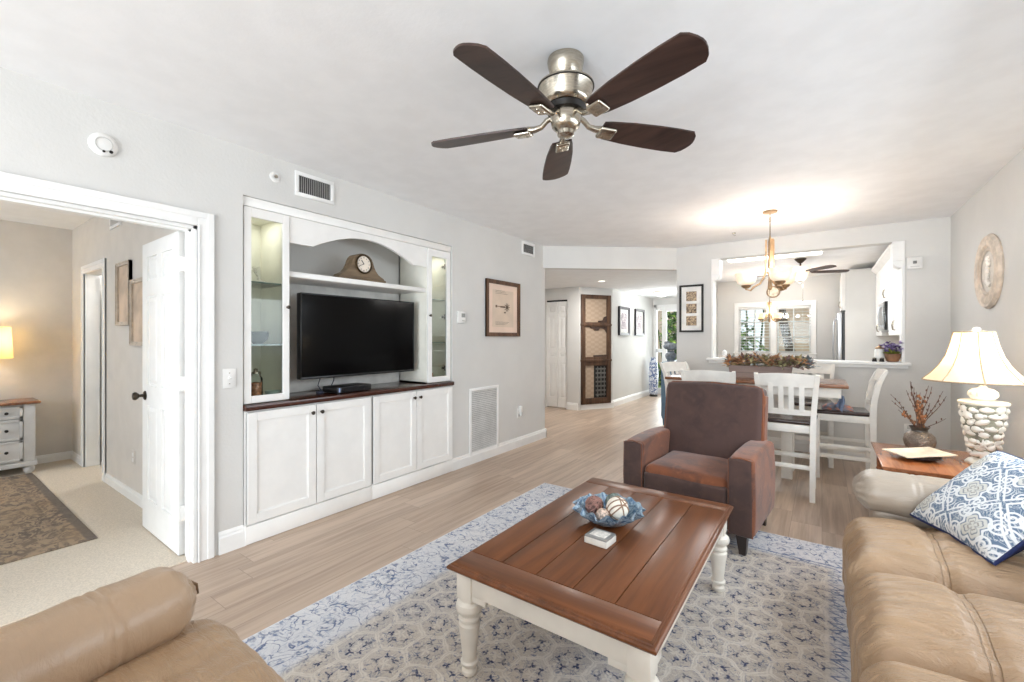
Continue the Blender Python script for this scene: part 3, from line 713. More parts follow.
q = MB(Mc); q.bar((0, 0, .0125), (.018, -.044, .0125), .0035, .002); t.part('minute_hand', q, iron_m, parent=dial, smooth=False)
# things in the display towers
cor = mat('white_coral', (228, 224, 214), .7, var=.05, bump=.4)
mb = MB(); cz = 1.694
def branch(p, d, L, r, depth):
    q = [p + d * (L * k / 3) + Vector((random.uniform(-1, 1), random.uniform(-1, 1), 0)) * .004 * k for k in range(4)]
    mb.tube(q, [r, r * .9, r * .75, r * .6], 6)
    if depth:
        for s in range(2 if depth < 2 else 3):
            nd = (d + Vector((random.uniform(-.8, .8), random.uniform(-.8, .8), random.uniform(.0, .5)))).normalized(); branch(q[random.choice((2, 3))], nd, L * .72, r * .65, depth - 1)
mb.lathe([(.04, 0), (.035, .012), (.012, .018)], c=(-3.13, 1.432, cz), seg=14); branch(Vector((-3.13, 1.432, cz + .01)), Vector((.0, -.15, 1)).normalized(), .05, .009, 3)
single('coral_ornament', mb, cor, 'white branching coral ornament on the top glass shelf', 'ornament')
single('small_bowl', MB().lathe([(.03, 0), (.034, .006), (.06, .035), (.066, .075), (.06, .085), (.05, .08), (.045, .02), (0, .015)], c=(-3.13, 1.425, 1.279), seg=24), mat('dark_green_ceramic', (84, 90, 86), .4), 'dark green ceramic bowl on the middle glass shelf', 'bowl')
t = Thing('storage_jar', 'clear jar of copper-coloured filling at the bottom of the display tower', 'jar', (-3.14, 1.415, .905))
t.part('filling', MB().lathe([(.034, .006), (.036, .11), (0, .118)], c=(-3.14, 1.415, .905), seg=18, fn=lambda a, z: 1 + .03 * math.sin(5 * a + z * 200)), mat('copper_beans', (190, 120, 82), .5, var=.2, vs=60))
t.part('glass_body', MB().lathe([(.04, 0), (.042, .01), (.042, .14), (.03, .16), (.03, .172)], c=(-3.14, 1.415, .905), seg=18, cap=False), glass)
t.part('lid', MB().lathe([(.032, .172), (.032, .185), (.012, .19), (.014, .205), (0, .21)], c=(-3.14, 1.415, .905), seg=18), nickel_m)
single('glass_dish', MB().lathe([(.03, 0), (.03, .005), (.046, .03), (.052, .05), (.048, .05), (.042, .032), (.02, .012), (0, .01)], c=(-3.11, 1.515, .905), seg=24), mat('aqua_glass', (176, 196, 188), .12, spec=.7), 'pale aqua glass dish at the bottom of the display tower', 'dish')
single('gold_trinket', MB().lathe([(.024, 0), (.012, .015), (.01, .05), (.026, .07), (.02, .095), (0, .1)], c=(-3.12, 2.985, 1.279), seg=16), gold_m, 'small gold trinket on the lower glass shelf beside the thermostat tower door', 'ornament')
single('lidded_pot', MB().lathe([(.03, 0), (.045, .03), (.04, .075), (.02, .09), (.01, .1), (.012, .112), (0, .118)], c=(-3.12, 3.0, .905), seg=18), mat('amber_glaze', (150, 110, 70), .25), 'small amber lidded pot inside the tower nearest the thermostat', 'pot')

# ------------------------------------------------------------------ things on the long grey wall
def wall_M(x, y, z): return Matrix.Translation((x, y, z)) @ Matrix.Rotation(PI / 2, 4, 'Y')
t = Thing('smoke_detector', 'round white smoke detector on the wall above the bedroom opening', 'smoke detector', (XL, .613, 2.25))
q = MB(wall_M(XL, .613, 2.307)); q.lathe([(.058, 0), (.058, .008), (.053, .014), (.043, .019), (0, .02)], seg=32); t.part('housing', q, plastic_m)
q = MB(wall_M(XL + .019, .613, 2.307)); q.lathe([(.036, 0), (.036, .003), (.031, .003), (.031, 0)], seg=28, cap=False); t.part('ring', q, mat('grey_plastic', (196, 195, 192), .5))
q = MB(wall_M(XL + .019, .64, 2.275)); q.lathe([(.008, 0), (.008, .004), (0, .005)], seg=12); q2 = MB(wall_M(XL + .019, .612, 2.27)); q2.lathe([(.006, 0), (.006, .004), (0, .005)], seg=12); q.add([tuple(q.M.inverted() @ v) for v in q2.v], q2.f); t.part('indicator', q, iron_m)
t = Thing('fire_sprinkler', 'small round white sidewall sprinkler beside the ceiling air vent', 'sprinkler', (XL, 1.475, 2.38))
q = MB(wall_M(XL, 1.475, 2.403)); q.lathe([(.036, 0), (.036, .003), (.028, .007), (.014, .006), (.0, .006)], seg=24); t.part('escutcheon', q, plastic_m)
q = MB(wall_M(XL + .006, 1.475, 2.403)); q.lathe([(.008, 0), (.006, .008), (.012, .01), (.012, .012), (0, .012)], seg=12); t.part('nozzle', q, nickel_m)
def vent(name, lab, y0, y1, z0, z1, n, fr, vertical=True, cat='air vent', x=XL, gap=dark_m, slat_w=.6):
    t = Thing(name, lab, cat, (x, (y0 + y1) / 2, z0))
    mb = MB(); X0 = x + .001
    for p in ((y0, z0, y1, z0 + fr), (y0, z1 - fr, y1, z1), (y0, z0 + fr, y0 + fr, z1 - fr), (y1 - fr, z0 + fr, y1, z1 - fr)): mb.box((X0, p[0], p[1]), (X0 + .012, p[2], p[3]), .003)
    t.part('frame', mb, trim_m)
    t.part('duct', MB().box((X0, y0 + fr, z0 + fr), (X0 + .002, y1 - fr, z1 - fr)), gap, smooth=False)
    mb = MB()
    for k in range(n):
        if vertical:
            a = y0 + fr + (y1 - y0 - 2 * fr) * (k + .5) / n; hw = (y1 - y0 - 2 * fr) / n * slat_w / 2
            mb.bar((X0 + .006, a, z0 + fr), (X0 + .006, a, z1 - fr), hw * 2, .003, up=(1, .5, 0))
        else:
            a = z0 + fr + (z1 - z0 - 2 * fr) * (k + .5) / n; hw = (z1 - z0 - 2 * fr) / n * slat_w
            mb.add([(X0 + .002, y0 + fr, a + hw / 2), (X0 + .002, y1 - fr, a + hw / 2), (X0 + .009, y1 - fr, a - hw / 2), (X0 + .009, y0 + fr, a - hw / 2)], [(0, 1, 2, 3)])
    t.part('louvers', mb, mat('pale_louver', (198, 197, 194), .5) if slat_w > .5 else mat('grey_louver', (150, 148, 145), .5), smooth=False)
    return t
vent('air_vent', 'white supply air vent with dark vertical louvers above the display tower', 1.607, 1.905, 2.318, 2.49, 17, .027, True, slat_w=.42)
vent('air_vent', 'small white air vent near the end of the long grey wall', 4.43, 4.72, 2.35, 2.512, 12, .03, False, gap=mat('vent_shade', (110, 109, 107), .8))
vent('return_air_grille', 'tall white return air grille low on the long grey wall', 3.455, 3.955, .05, .79, 34, .03, False, 'air grille', gap=mat('vent_shade', (110, 109, 107), .8), slat_w=.75)
t = Thing('thermostat', 'small white thermostat on the wall beside the display tower', 'thermostat', (XL, 3.32, 1.47))
t.part('case', MB().box((XL, 3.265, 1.472), (XL + .022, 3.38, 1.588), .006), plastic_m)
t.part('display', MB().box((XL + .0215, 3.315, 1.53), (XL + .0235, 3.37, 1.57)), mat('lcd_grey', (150, 152, 148), .2), smooth=False)
t.part('button', MB().box((XL + .0215, 3.325, 1.493), (XL + .025, 3.36, 1.503), .001), mat('grey_plastic', (196, 195, 192), .5))
t = Thing('light_switch', 'white toggle light switch between the bedroom opening and display tower', 'light switch', (XL, 1.195, 1.03))
t.part('plate', MB().box((XL, 1.158, 1.01), (XL + .006, 1.234, 1.13), .002), plastic_m)
t.part('toggle', MB().bar((XL + .005, 1.196, 1.07), (XL + .024, 1.196, 1.078), .01, .012), plastic_m, smooth=False)
t.part('screw', MB().box((XL + .0055, 1.193, 1.1), (XL + .0075, 1.199, 1.106), .001).box((XL + .0055, 1.193, 1.034), (XL + .0075, 1.199, 1.04), .001), nickel_m)
t = Thing('wall_outlet', 'white wall outlet low beside the return air grille', 'outlet', (XL, 4.37, .36))
t.part('plate', MB().box((XL, 4.33, .355), (XL + .006, 4.41, .47), .002), plastic_m)
t.part('socket', MB().box((XL + .0055, 4.352, .42), (XL + .008, 4.388, .452), .001).box((XL + .0055, 4.352, .372), (XL + .008, 4.388, .404), .001), mat('grey_plastic', (196, 195, 192), .5))
t = Thing('plug_in_freshener', 'white plug-in air freshener in the wall outlet', 'air freshener', (XL + .01, 4.37, .38))
t.part('body', MB().rbox((XL + .0085, 4.345, .42), (XL + .05, 4.395, .5), .015, 3), plastic_m)
t.part('vial', MB().lathe([(.015, 0), (.018, .01), (.016, .04), (.01, .045)], c=(XL + .032, 4.37, .378), seg=14), mat('clear_vial', (214, 216, 214), .1, spec=.7))
# framed windmill-like print
def picture(name, lab, cat, origin, udir, wd, ht, fw, ft, fm, matw, paper, art=None, group=None):
    """framed picture; origin = centre on the wall, udir = horizontal direction; out = udir x up"""
    u = Vector(udir).normalized(); up = Vector((0, 0, 1)); out = u.cross(up)
    M = Matrix(((u.x, out.x, 0, origin[0]), (u.y, out.y, 0, origin[1]), (0, 0, 1, origin[2]), (0, 0, 0, 1)))
    t = Thing(name, lab, cat, origin, group=group); a, b = wd / 2, ht / 2
    q = MB(M)
    for s in (-1, 1):
        q.prism([(s * a, -b), (s * (a - fw), -b + fw), (s * (a - fw), b - fw), (s * a, b)], .002, ft, 'y'); q.prism([(-a, s * b), (-a + fw, s * (b - fw)), (a - fw, s * (b - fw)), (a, s * b)], .002, ft, 'y')
        q.prism([(s * a, -b), (s * (a - fw * .35), -b + fw * .35), (s * (a - fw * .35), b - fw * .35), (s * a, b)], .002, ft + .006, 'y'); q.prism([(-a, s * b), (-a + fw * .35, s * (b - fw * .35)), (a - fw * .35, s * (b - fw * .35)), (a, s * b)], .002, ft + .006, 'y')
    t.part('frame', q, fm, smooth=False)
    q = MB(M); q.box((-a + fw * .6, .002, -b + fw * .6), (a - fw * .6, ft * .4, b - fw * .6)); bk = t.part('mat_board', q, matw, smooth=False)
    if paper:
        for (x0, z0, x1, z1) in paper[0]:
            q = MB(M); q.box((x0, ft * .4, z0), (x1, ft * .4 + .002, z1)); t.part('print', q, paper[1], smooth=False)
    if art: art(t, M, ft * .4 + .003, bk)
    return t
paper_pink = mat('aged_pink_paper', (232, 208, 190), .8, var=.02, vs=5)
ink_m = mat('sepia_ink', (112, 92, 76), .8, var=.1)
def fish_art(t, M, y, bk):
    q = MB(M)
    q.box((-.14, y, .02), (.0, y + .001, .028)); q.box((-.15, y, .01), (-.12, y + .001, .038)); q.box((-.06, y, .012), (.03, y + .001, .03))
    for k in range(10):
        a = k * 2 * PI / 10; q.bar((.07, y + .0005, .02), (.07 + .055 * math.cos(a), y + .0005, .02 + .05 * math.sin(a)), .008, .001, up=(0, 1, 0))
    q.box((.01, y, -.05), (.045, y + .001, -.035))
    for k in range(3): q.box((-.15, y, .2 - k * .016), (.02 + k * .03, y + .001, .203 - k * .016))
    for k in range(3): q.box((-.15, y, -.155 - k * .014), (.11 - k * .03, y + .001, -.152 - k * .014))
    t.part('drawing', q, ink_m, parent=bk, smooth=False)
picture('framed_print', 'brown framed sepia drawing on pinkish paper beside the thermostat', 'picture', (XL, 4.043, 1.655), (0, 1, 0), .645, .635, .045, .022, frame_brown_m, paper_pink, ([(-.2, -.21, .2, .21)], mat('aged_paper', (218, 198, 178), .8, var=.02)), fish_art)

# ------------------------------------------------------------------ ceiling fan
FC = (-.912, 1.69)
t = Thing('ceiling_fan', 'five-blade brushed nickel ceiling fan with dark walnut blades in the living room', 'ceiling fan', (FC[0], FC[1], 2.1), local=True)
def zc(p): return [(r, z - 2.1) for r, z in p]
t.part('canopy', MB().lathe(zc([(0, 2.534), (.078, 2.534), (.08, 2.522), (.077, 2.505), (.07, 2.478), (.052, 2.45), (.03, 2.445), (0, 2.445)]), seg=36), nickel_m)
t.part('downrod', MB().lathe(zc([(.013, 2.45), (.013, 2.42)]), seg=14).sphere((0, 0, .338), .022, 14, 8), iron_m)
mo = t.part('motor_housing', MB().lathe(zc([(0, 2.43), (.05, 2.43), (.112, 2.423), (.122, 2.416), (.122, 2.408), (.118, 2.404), (.106, 2.348), (.1, 2.336), (.085, 2.325), (.07, 2.32), (0, 2.32)]), seg=40), nickel_m)
t.part('vent_ring', MB().lathe(zc([(.116, 2.409), (.1235, 2.409), (.1235, 2.405), (.116, 2.405)]), seg=40, cap=False).lathe(zc([(.072, 2.322), (.088, 2.322), (.08, 2.302), (.06, 2.298)]), seg=30, cap=False), iron_m, parent=mo)
t.part('switch_housing', MB().lathe(zc([(0, 2.315), (.062, 2.312), (.068, 2.3), (.066, 2.268), (.06, 2.24), (.046, 2.226), (.038, 2.22), (.036, 2.204), (.024, 2.197), (0, 2.195)]), seg=34), nickel_m)
ZB = 2.252 - 2.1
for k in range(5):
    a = R(-20 + 72 * k); Mr = Matrix.Rotation(a, 4, 'Z')
    Mb = Mr @ Matrix.Translation((0, 0, ZB)) @ Matrix.Rotation(R(-13), 4, 'X')
    out = [(.165, .046), (.2, .054), (.3, .066), (.42, .073), (.52, .075), (.598, .0725), (.618, .054), (.63, .03), (.636, .008)]
    out = [(x * 1.025, y * 1.02) for x, y in out]; pts = [(x, y) for x, y in out] + [(x, -y) for x, y in reversed(out)]
    q = MB(Mb); q.prism(pts, -.004, .004, 'z'); bl = t.part('blade', q, blade_m, smooth=False)
    q = MB(Mr)
    q.tube([(.055, 0, .192), (.085, .0, .18), (.11, .0, .156), (.14, 0, .15), (.175, 0, .15)], [.013, .012, .012, .014, .018], 12)
    q2 = MB(Mb); q2.rbox((.155, -.034, -.024), (.235, .034, -.0045), .0095, 3); q2.lathe([(.006, -.026), (.006, -.02)], c=(.18, .014, 0), seg=8); q2.lathe([(.006, -.026), (.006, -.02)], c=(.18, -.014, 0), seg=8); q2.lathe([(.006, -.026), (.006, -.02)], c=(.215, 0, 0), seg=8)
    q.M = Matrix.Identity(4); q.add(q2.v, q2.f)
    t.part('blade_bracket', q, nickel_m)

# ------------------------------------------------------------------ rug
def rug_material(name, hw, hl, field, motif, line, blue, pale, border_w, P, vign=0):
    t = NT(name); x0, y0, z0 = t.coords()
    n = t.noise(None, 14, 2); n2 = t.noise(t.vec(x0 + 3.3, y0 + 1.7, 0), 14, 2)
    n3 = t.noise(t.vec(x0, y0, 21.0), 5, 2); x = x0 + (n - .5) * .045 + (n3 - .5) * .06; y = y0 + (n2 - .5) * .045 + (n3 - .5) * .05
    S3 = 1.7320508
    def cell(px, py, P):
        ax = ((px / P).fract() - .5) * P; ay = ((py / (P * S3)).fract() - .5) * (P * S3)
        bx = (((px / P) + .5).fract() - .5) * P; by = (((py / (P * S3)) + .5).fract() - .5) * (P * S3)
        k = (ax * ax + ay * ay).f('LESS_THAN', bx * bx + by * by)
        return ax * k + bx * (1 - k), ay * k + by * (1 - k)
    gx, gy = cell(x, y, P)
    r = (gx * gx + gy * gy).f('SQRT'); th = gy.f('ARCTAN2', gx)
    hexd = gx.abs().max(gx.abs() * .5 + gy.abs() * .866)
    cream = 1 - t.step((hexd - P * .47).abs(), .001, .007)
    def florets(r, th, nf, r0, size, pet=4):
        w = 2 * PI / nf; a = ((th / w + 50.5).fract() - .5) * w
        qx = r * a.cos() - r0; qy = r * a.sin(); rq = (qx * qx + qy * qy).f('SQRT'); tq = qy.f('ARCTAN2', qx)
        lim = (tq * pet).cos() * (size * .45) + size * .6
        return 1 - t.step(rq - lim, -.003, .003)
    def contour(s, off, lv, w, dist=1.2):
        v = t.noise(t.vec(x0, y0, off), s, 1.5, .5, dist); return 1 - t.step((v - lv).abs(), w * .3, w)
    fl = florets(r, th + .35, 5, P * .25, P * .092, 3)
    fl2 = florets(r, th, 6, P * .41, P * .04, 3)
    stem = (1 - t.step((r - P * .27 - (th * 6).sin() * P * .05).abs(), .001, .005))
    core = florets(r, th, 1, 0.0, P * .15, 5)
    wash = t.noise(None, 2.6, 3); blue_w = t.noise(t.vec(x0, y0, 7.0), 1.7, 2); fine = t.noise(None, 210, 2); wear = t.step(t.noise(None, 30, 3, .7), .36, .58); wear2 = t.step(t.noise(t.vec(x0, y0, 3.0), 17, 3, .7), .36, .6)
    c = t.mix(t.step(wash, .35, .65), field[0], field[1])
    c = t.mix(t.step(blue_w, .45, .7) * .4, c, (186, 190, 199))
    c = t.mix(t.step(fine, .3, .7) * .45, c, field[2])
    c = t.mix(contour(17, 2.0, .5, .035) * .55 * wear2, c, (150, 146, 146)); c = t.mix(contour(22, 5.0, .52, .03) * .7 * wear, c, line)
    c = t.mix(contour(24, 8.0, .47, .034) * .7 * wear, c, motif[1])
    c = t.mix(cream * .8 * (wear2 * .4 + .6), c, line)
    c = t.mix(stem * .5 * wear, c, motif[1]); c = t.mix(core * .55, c, line); c = t.mix(fl2 * wear * .8, c, motif[1])
    c = t.mix(fl * (wear * .45 + .5), c, motif[0])
    # border: paler ground with scrolling vines and larger blossoms
    ex = hw - x0.abs(); ey = hl - y0.abs(); e = ex.min(ey)
    edge = (t.noise(None, 5, 2) - .5) * .05
    inb = 1 - t.step(e + edge, border_w - .05, border_w + .03)
    bx, by = cell(x + .05, y + .08, P * 1.3)
    rb = (bx * bx + by * by).f('SQRT'); tb = by.f('ARCTAN2', bx)
    blossom = florets(rb, tb, 1, 0.0, P * .26, 6) - florets(rb, tb, 1, 0.0, P * .17, 6)
    ring = florets(rb, tb + .3, 5, P * .42, P * .08, 3)
    vine = contour(9, 4.0, .5, .036, 1.6); vine2 = contour(14, 9.0, .52, .034)
    b = t.mix(t.step(wash, .3, .7), pale[0], pale[1]); b = t.mix(t.step(fine, .3, .7) * .35, b, pale[2])
    b = t.mix(contour(20, 12.0, .5, .03) * .5 * wear, b, (170, 174, 186))
    b = t.mix(vine2 * .7 * wear2, b, blue[2]); b = t.mix(vine * (.15 + .8 * wear2), b, blue[0]); b = t.mix(blossom.max(0.0) * .8 * (.25 + .75 * wear), b, blue[1]); b = t.mix(ring * .75 * (.2 + .8 * wear), b, blue[0])
    c = t.mix(inb * .85, c, b)
    # guard stripe of small blue chevrons between border and field
    zz = (((y0 / .055).fract() - .5).abs() * .11 - (e - border_w + .055)).abs(); zin = t.step(e, border_w - .06, border_w - .055) * (1 - t.step(e, border_w, border_w + .005))
    c = t.mix((1 - t.step(zz, .006, .012)) * zin * .75 * (.3 + .7 * wear2) * t.step(x0, .2, .4), c, blue[0])
    l1 = (1 - t.step((e - border_w - .012).abs(), .004, .01)) * wear2
    c = t.mix(l1.min(1.0) * .5, c, line)
    c = t.mix((1 - t.step(e, .006, .014)) * .6, c, pale[0])
    t.color(c); t.set(rough=.95); t.bump(fine, .5, .003)
    return t.m
rug_m = rug_material('faded_blue_rug', 1.21, 1.525, [(207, 197, 184), (190, 181, 170), (160, 151, 143)], [(46, 56, 90), (90, 102, 132)], (218, 212, 202),
                     [(58, 86, 134), (88, 116, 160), (126, 146, 180)], [(228, 228, 230), (216, 218, 222), (190, 194, 204)], .34, .17)
RX, RY = -.84, 1.875
mb = MB(); mb.rbox((RX - 1.21, RY - 1.525, .0005), (RX + 1.21, RY + 1.525, .0105), .004, 1)
rug = single('area_rug', mb, rug_m, 'large faded blue and grey floral area rug under the coffee table', 'rug', smooth=False)

# ------------------------------------------------------------------ coffee table
tx0, tx1, tyA, tyB, TZ = -1.186, -.378, 1.232, 2.538, .451
t = Thing('coffee_table', 'walnut topped coffee table with white turned legs on the rug', 'coffee table', (-.782, 1.885, .011))
mb = MB(); g = .0034; bw = .125; i = .022
mb.box((tx0 + i, tyA + i, TZ - .012), (tx1 - i, tyA + bw, TZ), .0007, mi=1); mb.box((tx0 + i, tyB - bw, TZ - .012), (tx1 - i, tyB - i, TZ), .0007, mi=1)
n = 5; W_ = (tx1 - tx0 - 2 * i) / n
for k in range(n): mb.box((tx0 + i + k * W_ + g / 2, tyA + bw + g, TZ - .012), (tx0 + i + (k + 1) * W_ - g / 2, tyB - bw - g, TZ), .0007, mi=0)
mb.box((tx0 + .01, tyA + .01, TZ - .03), (tx1 - .01, tyB - .01, TZ - .011), 0, mi=0)
pr = [(.03, -.0005), (.02, -.001), (.014, -.004), (.012, -.008), (.006, -.009), (.001, -.014), (0, -.02), (.004, -.026), (.012, -.031), (.03, -.032)]
V = []; cs = [(tx0, tyA, 1, 1), (tx1, tyA, -1, 1), (tx1, tyB, -1, -1), (tx0, tyB, 1, -1)]
for (cx, cy, sx, sy) in cs: V += [(cx + sx * d_, cy + sy * d_, TZ + z) for d_, z in pr]
k = len(pr); F = []
for s in range(4):
    s2 = (s + 1) % 4
    for a in range(k - 1): F.append((s * k + a, s * k + a + 1, s2 * k + a + 1, s2 * k + a))
mb.add(V, F, 0)
t.part('tabletop', mb, [walnut_y, walnut_x], ang=30)
la, lb, lc, ld = tx0 + .062, tx1 - .062, tyA + .065, tyB - .065
mb = MB(); az0, az1 = .335, .42
for (p, q) in (((la, lc - .028), (lb, lc - .006)), ((la, ld + .006), (lb, ld + .028)), ((la - .028, lc), (la - .006, ld)), ((lb + .006, lc), (lb + .028, ld))):
    mb.box((p[0], p[1], az0), (q[0], q[1], az1), .002)
for sx, lx in ((1, la), (-1, lb)):      # stepped brackets beside the legs
    for sy, ly in ((1, lc), (-1, ld)):
        mb.box((lx + sx * .03, ly - sy * .028, az0 - .022), (lx + sx * .1, ly - sy * .008, az0 + .01), .004); mb.box((lx - sx * .028, ly + sy * .03, az0 - .022), (lx - sx * .008, ly + sy * .1, az0 + .01), .004)
t.part('apron', mb, antique_m)
prof = [(.024, 0), (.03, .008), (.03, .02), (.022, .03), (.024, .036), (.033, .042), (.035, .052), (.028, .058), (.027, .07), (.036, .15), (.042, .19), (.042, .2), (.033, .208), (.034, .212), (.043, .218), (.043, .226), (.034, .232), (.034, .238), (.05, .252), (.054, .266), (.05, .282), (.036, .292), (.035, .306)]
for lx in (la, lb):
    for ly in (lc, ld):
        mb = MB(); mb.lathe(prof, c=(lx, ly, .011), seg=24); mb.box((lx - .036, ly - .036, .312), (lx + .036, ly + .036, .42), .004)
        t.part('leg', mb, antique_m)
# bowl of ornaments
BX_, BY_, BZ = -.822, 1.945, TZ + .001
cer = NT('blue_glazed_ceramic'); cer.color(cer.mix(cer.step(cer.noise(None, 30, 4, .65, 1.5), .35, .65), (78, 108, 138), (162, 184, 198))); cer.set(rough=.22, spec=.6)
t = Thing('shell_bowl', 'blue glazed ruffled shell bowl holding decorative balls on the coffee table', 'bowl', (BX_, BY_, BZ))
def ruff(a, z): return 1 + (.075 * math.cos(13 * a) + .03 * math.cos(26 * a + 1)) * min(1, max(0, z - .015) / .05)
mb = MB(); seg = 156; outer = [(.05, 0), (.07, .003), (.1, .02), (.125, .042), (.145, .062), (.158, .078)]; inner = [(.152, .077), (.138, .062), (.118, .042), (.09, .022), (.05, .012), (0, .01)]
mb.lathe(outer + inner, c=(BX_, BY_, BZ), seg=seg, fn=ruff, cap=False)
mb.v = [v + Vector((0, 0, -.011 * math.cos(13 * math.atan2(v.y - BY_, v.x - BX_)) * max(0, (v.z - BZ - .04) / .04))) for v in mb.v]
bw_ = t.part('basin', mb, cer.m, ang=60)
def ball(lab, p, r, m, fn=None, strips=0, sm=None):
    t = Thing('decorative_ball', lab, 'ornament', (p[0], p[1], p[2] - r))
    t.part('core', MB().sphere(p, r, 28, 18, fn=fn), m)
    if strips:
        mb = MB()
        for s in range(strips):
            ax = Vector((random.uniform(-1, 1), random.uniform(-1, 1), random.uniform(-1, 1))).normalized(); u = ax.orthogonal().normalized(); v = ax.cross(u); h_ = random.uniform(-.6, .6); rr = math.sqrt(1 - h_ * h_)
            mb.tube([Vector(p) + (ax * h_ + (u * math.cos(2 * PI * k / 20) + v * math.sin(2 * PI * k / 20)) * rr) * r * 1.0 for k in range(20)], r * .07, 6, closed=True)
        t.part('wrapping', mb, sm)
ball('brown woven twig ball in the blue shell bowl', (BX_ - .058, BY_ - .03, BZ + .075), .042, mat('dark_twig', (98, 72, 66), .8, var=.2, vs=40), None, 16, mat('red_brown_twig', (146, 108, 98), .75, var=.15, vs=40))
ball('cream ball with dark vein lines in the blue shell bowl', (BX_ + .052, BY_ - .02, BZ + .083), .05, mat('cream_shell', (240, 232, 218), .5, var=.04, vs=20), None, 7, mat('vein_brown', (150, 120, 98), .7))
ball('small speckled grey ball between the brown and cream balls', (BX_ + .004, BY_ - .075, BZ + .058), .03, mat('speckled_stone', (186, 166, 152), .7, var=.3, vs=120), lambda d: 1 + .06 * noise.noise(d * 9))
ball('mossy green-grey ball at the back of the blue shell bowl', (BX_ + .005, BY_ + .06, BZ + .075), .042, mat('moss_grey', (112, 122, 116), .9, var=.3, vs=60, bump=.6, bs=90), lambda d: 1 + .1 * noise.noise(d * 7))
t = Thing('coaster_box', 'small silver and white coaster box in front of the blue shell bowl', 'box', (-.77, 1.735, TZ + .001), R(-4), local=True)
t.part('box_body', MB().box((-.052, -.046, 0), (.052, .046, .026), .003), mat('pearl_white', (226, 222, 214), .35))
t.part('lid', MB().box((-.05, -.044, .0262), (.05, .044, .034), .002), mat('pewter', (168, 168, 166), .35, .6))
t.part('inlay', MB().box((-.036, -.03, .0341), (.036, .03, .0355), .001), mat('pearl_inlay', (220, 216, 208), .3, var=.1, vs=50))

# ------------------------------------------------------------------ brown armchair
t = Thing('armchair', 'brown suede recliner armchair with dark tapered legs facing the coffee table', 'armchair', (-.715, 3.285, 0), R(-5), local=True)
def soft(amp, sc, puff=0, axis=2):
    def fn(p, q):
        p = Vector(p)
        b = (1 - q[0] ** 2) * (1 - q[1] ** 2) * (1 - q[2] ** 2) ** 0
        if puff:
            o = [i for i in range(3) if i != axis]; s = 1 if q[axis] > 0 else -1
            p[axis] += s * puff * (1 - abs(q[o[0]]) ** 2.5) * (1 - abs(q[o[1]]) ** 2.5) * abs(q[axis])
        p += Vector((noise.noise(p * sc), noise.noise(p * sc + Vector((9, 3, 1))), noise.noise(p * sc + Vector((2, 7, 5))))) * amp
        return p
    return fn
t.part('base_frame', MB().rbox((-.3, -.29, .13), (.3, .36, .31), .02, 2), suede_m)
for s in (-1, 1):
    def armfn(p, q, s=s):
        p = Vector(p)
        if q[2] > 0: p.z += .02 * math.cos(q[1] * 1.4) * q[2] - .01
        p.x += s * .008 * (1 - q[2] ** 2)
        return soft(.004, 5)(p, q)
    x0, x1 = (.272, .415) if s > 0 else (-.415, -.272)
    a_ = t.part('arm', MB().rbox((x0, -.315, .12), (x1, .33, .6), .028, 3, (3, 14, 10), armfn), suede_rust_m)
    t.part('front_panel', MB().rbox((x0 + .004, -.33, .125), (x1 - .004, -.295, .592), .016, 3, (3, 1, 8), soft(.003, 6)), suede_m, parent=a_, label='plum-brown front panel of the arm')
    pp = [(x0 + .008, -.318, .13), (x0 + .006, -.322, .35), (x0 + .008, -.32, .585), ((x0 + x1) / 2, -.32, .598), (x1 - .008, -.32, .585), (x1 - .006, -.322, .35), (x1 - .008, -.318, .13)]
    t.part('piping', MB().tube(pp, .0055, 6), suede_rust_m, parent=a_)
c_ = t.part('seat_cushion', MB().rbox((-.27, -.315, .3), (.27, .24, .448), .045, 4, (14, 14, 4), soft(.006, 6, .022)), suede_rust_m)
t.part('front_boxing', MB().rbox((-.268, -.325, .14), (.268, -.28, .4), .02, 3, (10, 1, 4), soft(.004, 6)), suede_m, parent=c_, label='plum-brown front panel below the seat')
Mb = Matrix.Translation((.012, .235, .335)) @ Matrix.Rotation(R(-9), 4, 'X') @ Matrix.Diagonal((1.06, 1, 1.02, 1))
q = MB(Mb)
def backfn(p, q):
    p = Vector(p)
    if q[2] > .5: p.z += .014 * (1 - q[0] ** 2)
    if q[1] < 0: p.y -= .02 * (1 - q[0] ** 2) * (1 - q[2] ** 2) + .012 * math.exp(-((q[2] + .45) / .28) ** 2) * (1 - q[0] ** 4)
    return soft(.005, 5)(p, q)
q.rbox((-.325, -.06, -.12), (.325, .1, .622), .035, 4, (16, 4, 18), backfn); bk = t.part('backrest', q, suede_m)
q = MB(Mb); rr = [(-.322, -.035, .0), (-.323, -.035, .3), (-.321, -.035, .57), (-.31, -.035, .61), (-.28, -.035, .624), (0, -.035, .637), (.28, -.035, .624), (.31, -.035, .61), (.321, -.035, .57), (.323, -.035, .3), (.322, -.035, .0)]
q.tube(rr, .008, 6); t.part('welt', q, suede_rust_m, parent=bk, label='rust-coloured welt round the backrest')
for s in (-1, 1):
    q = MB(Mb); q.rbox((s * .322 - .012, -.03, -.1), (s * .322 + .012, .085, .57), .01, 2, (1, 2, 6)); t.part('side_panel', q, suede_rust_m, parent=bk)
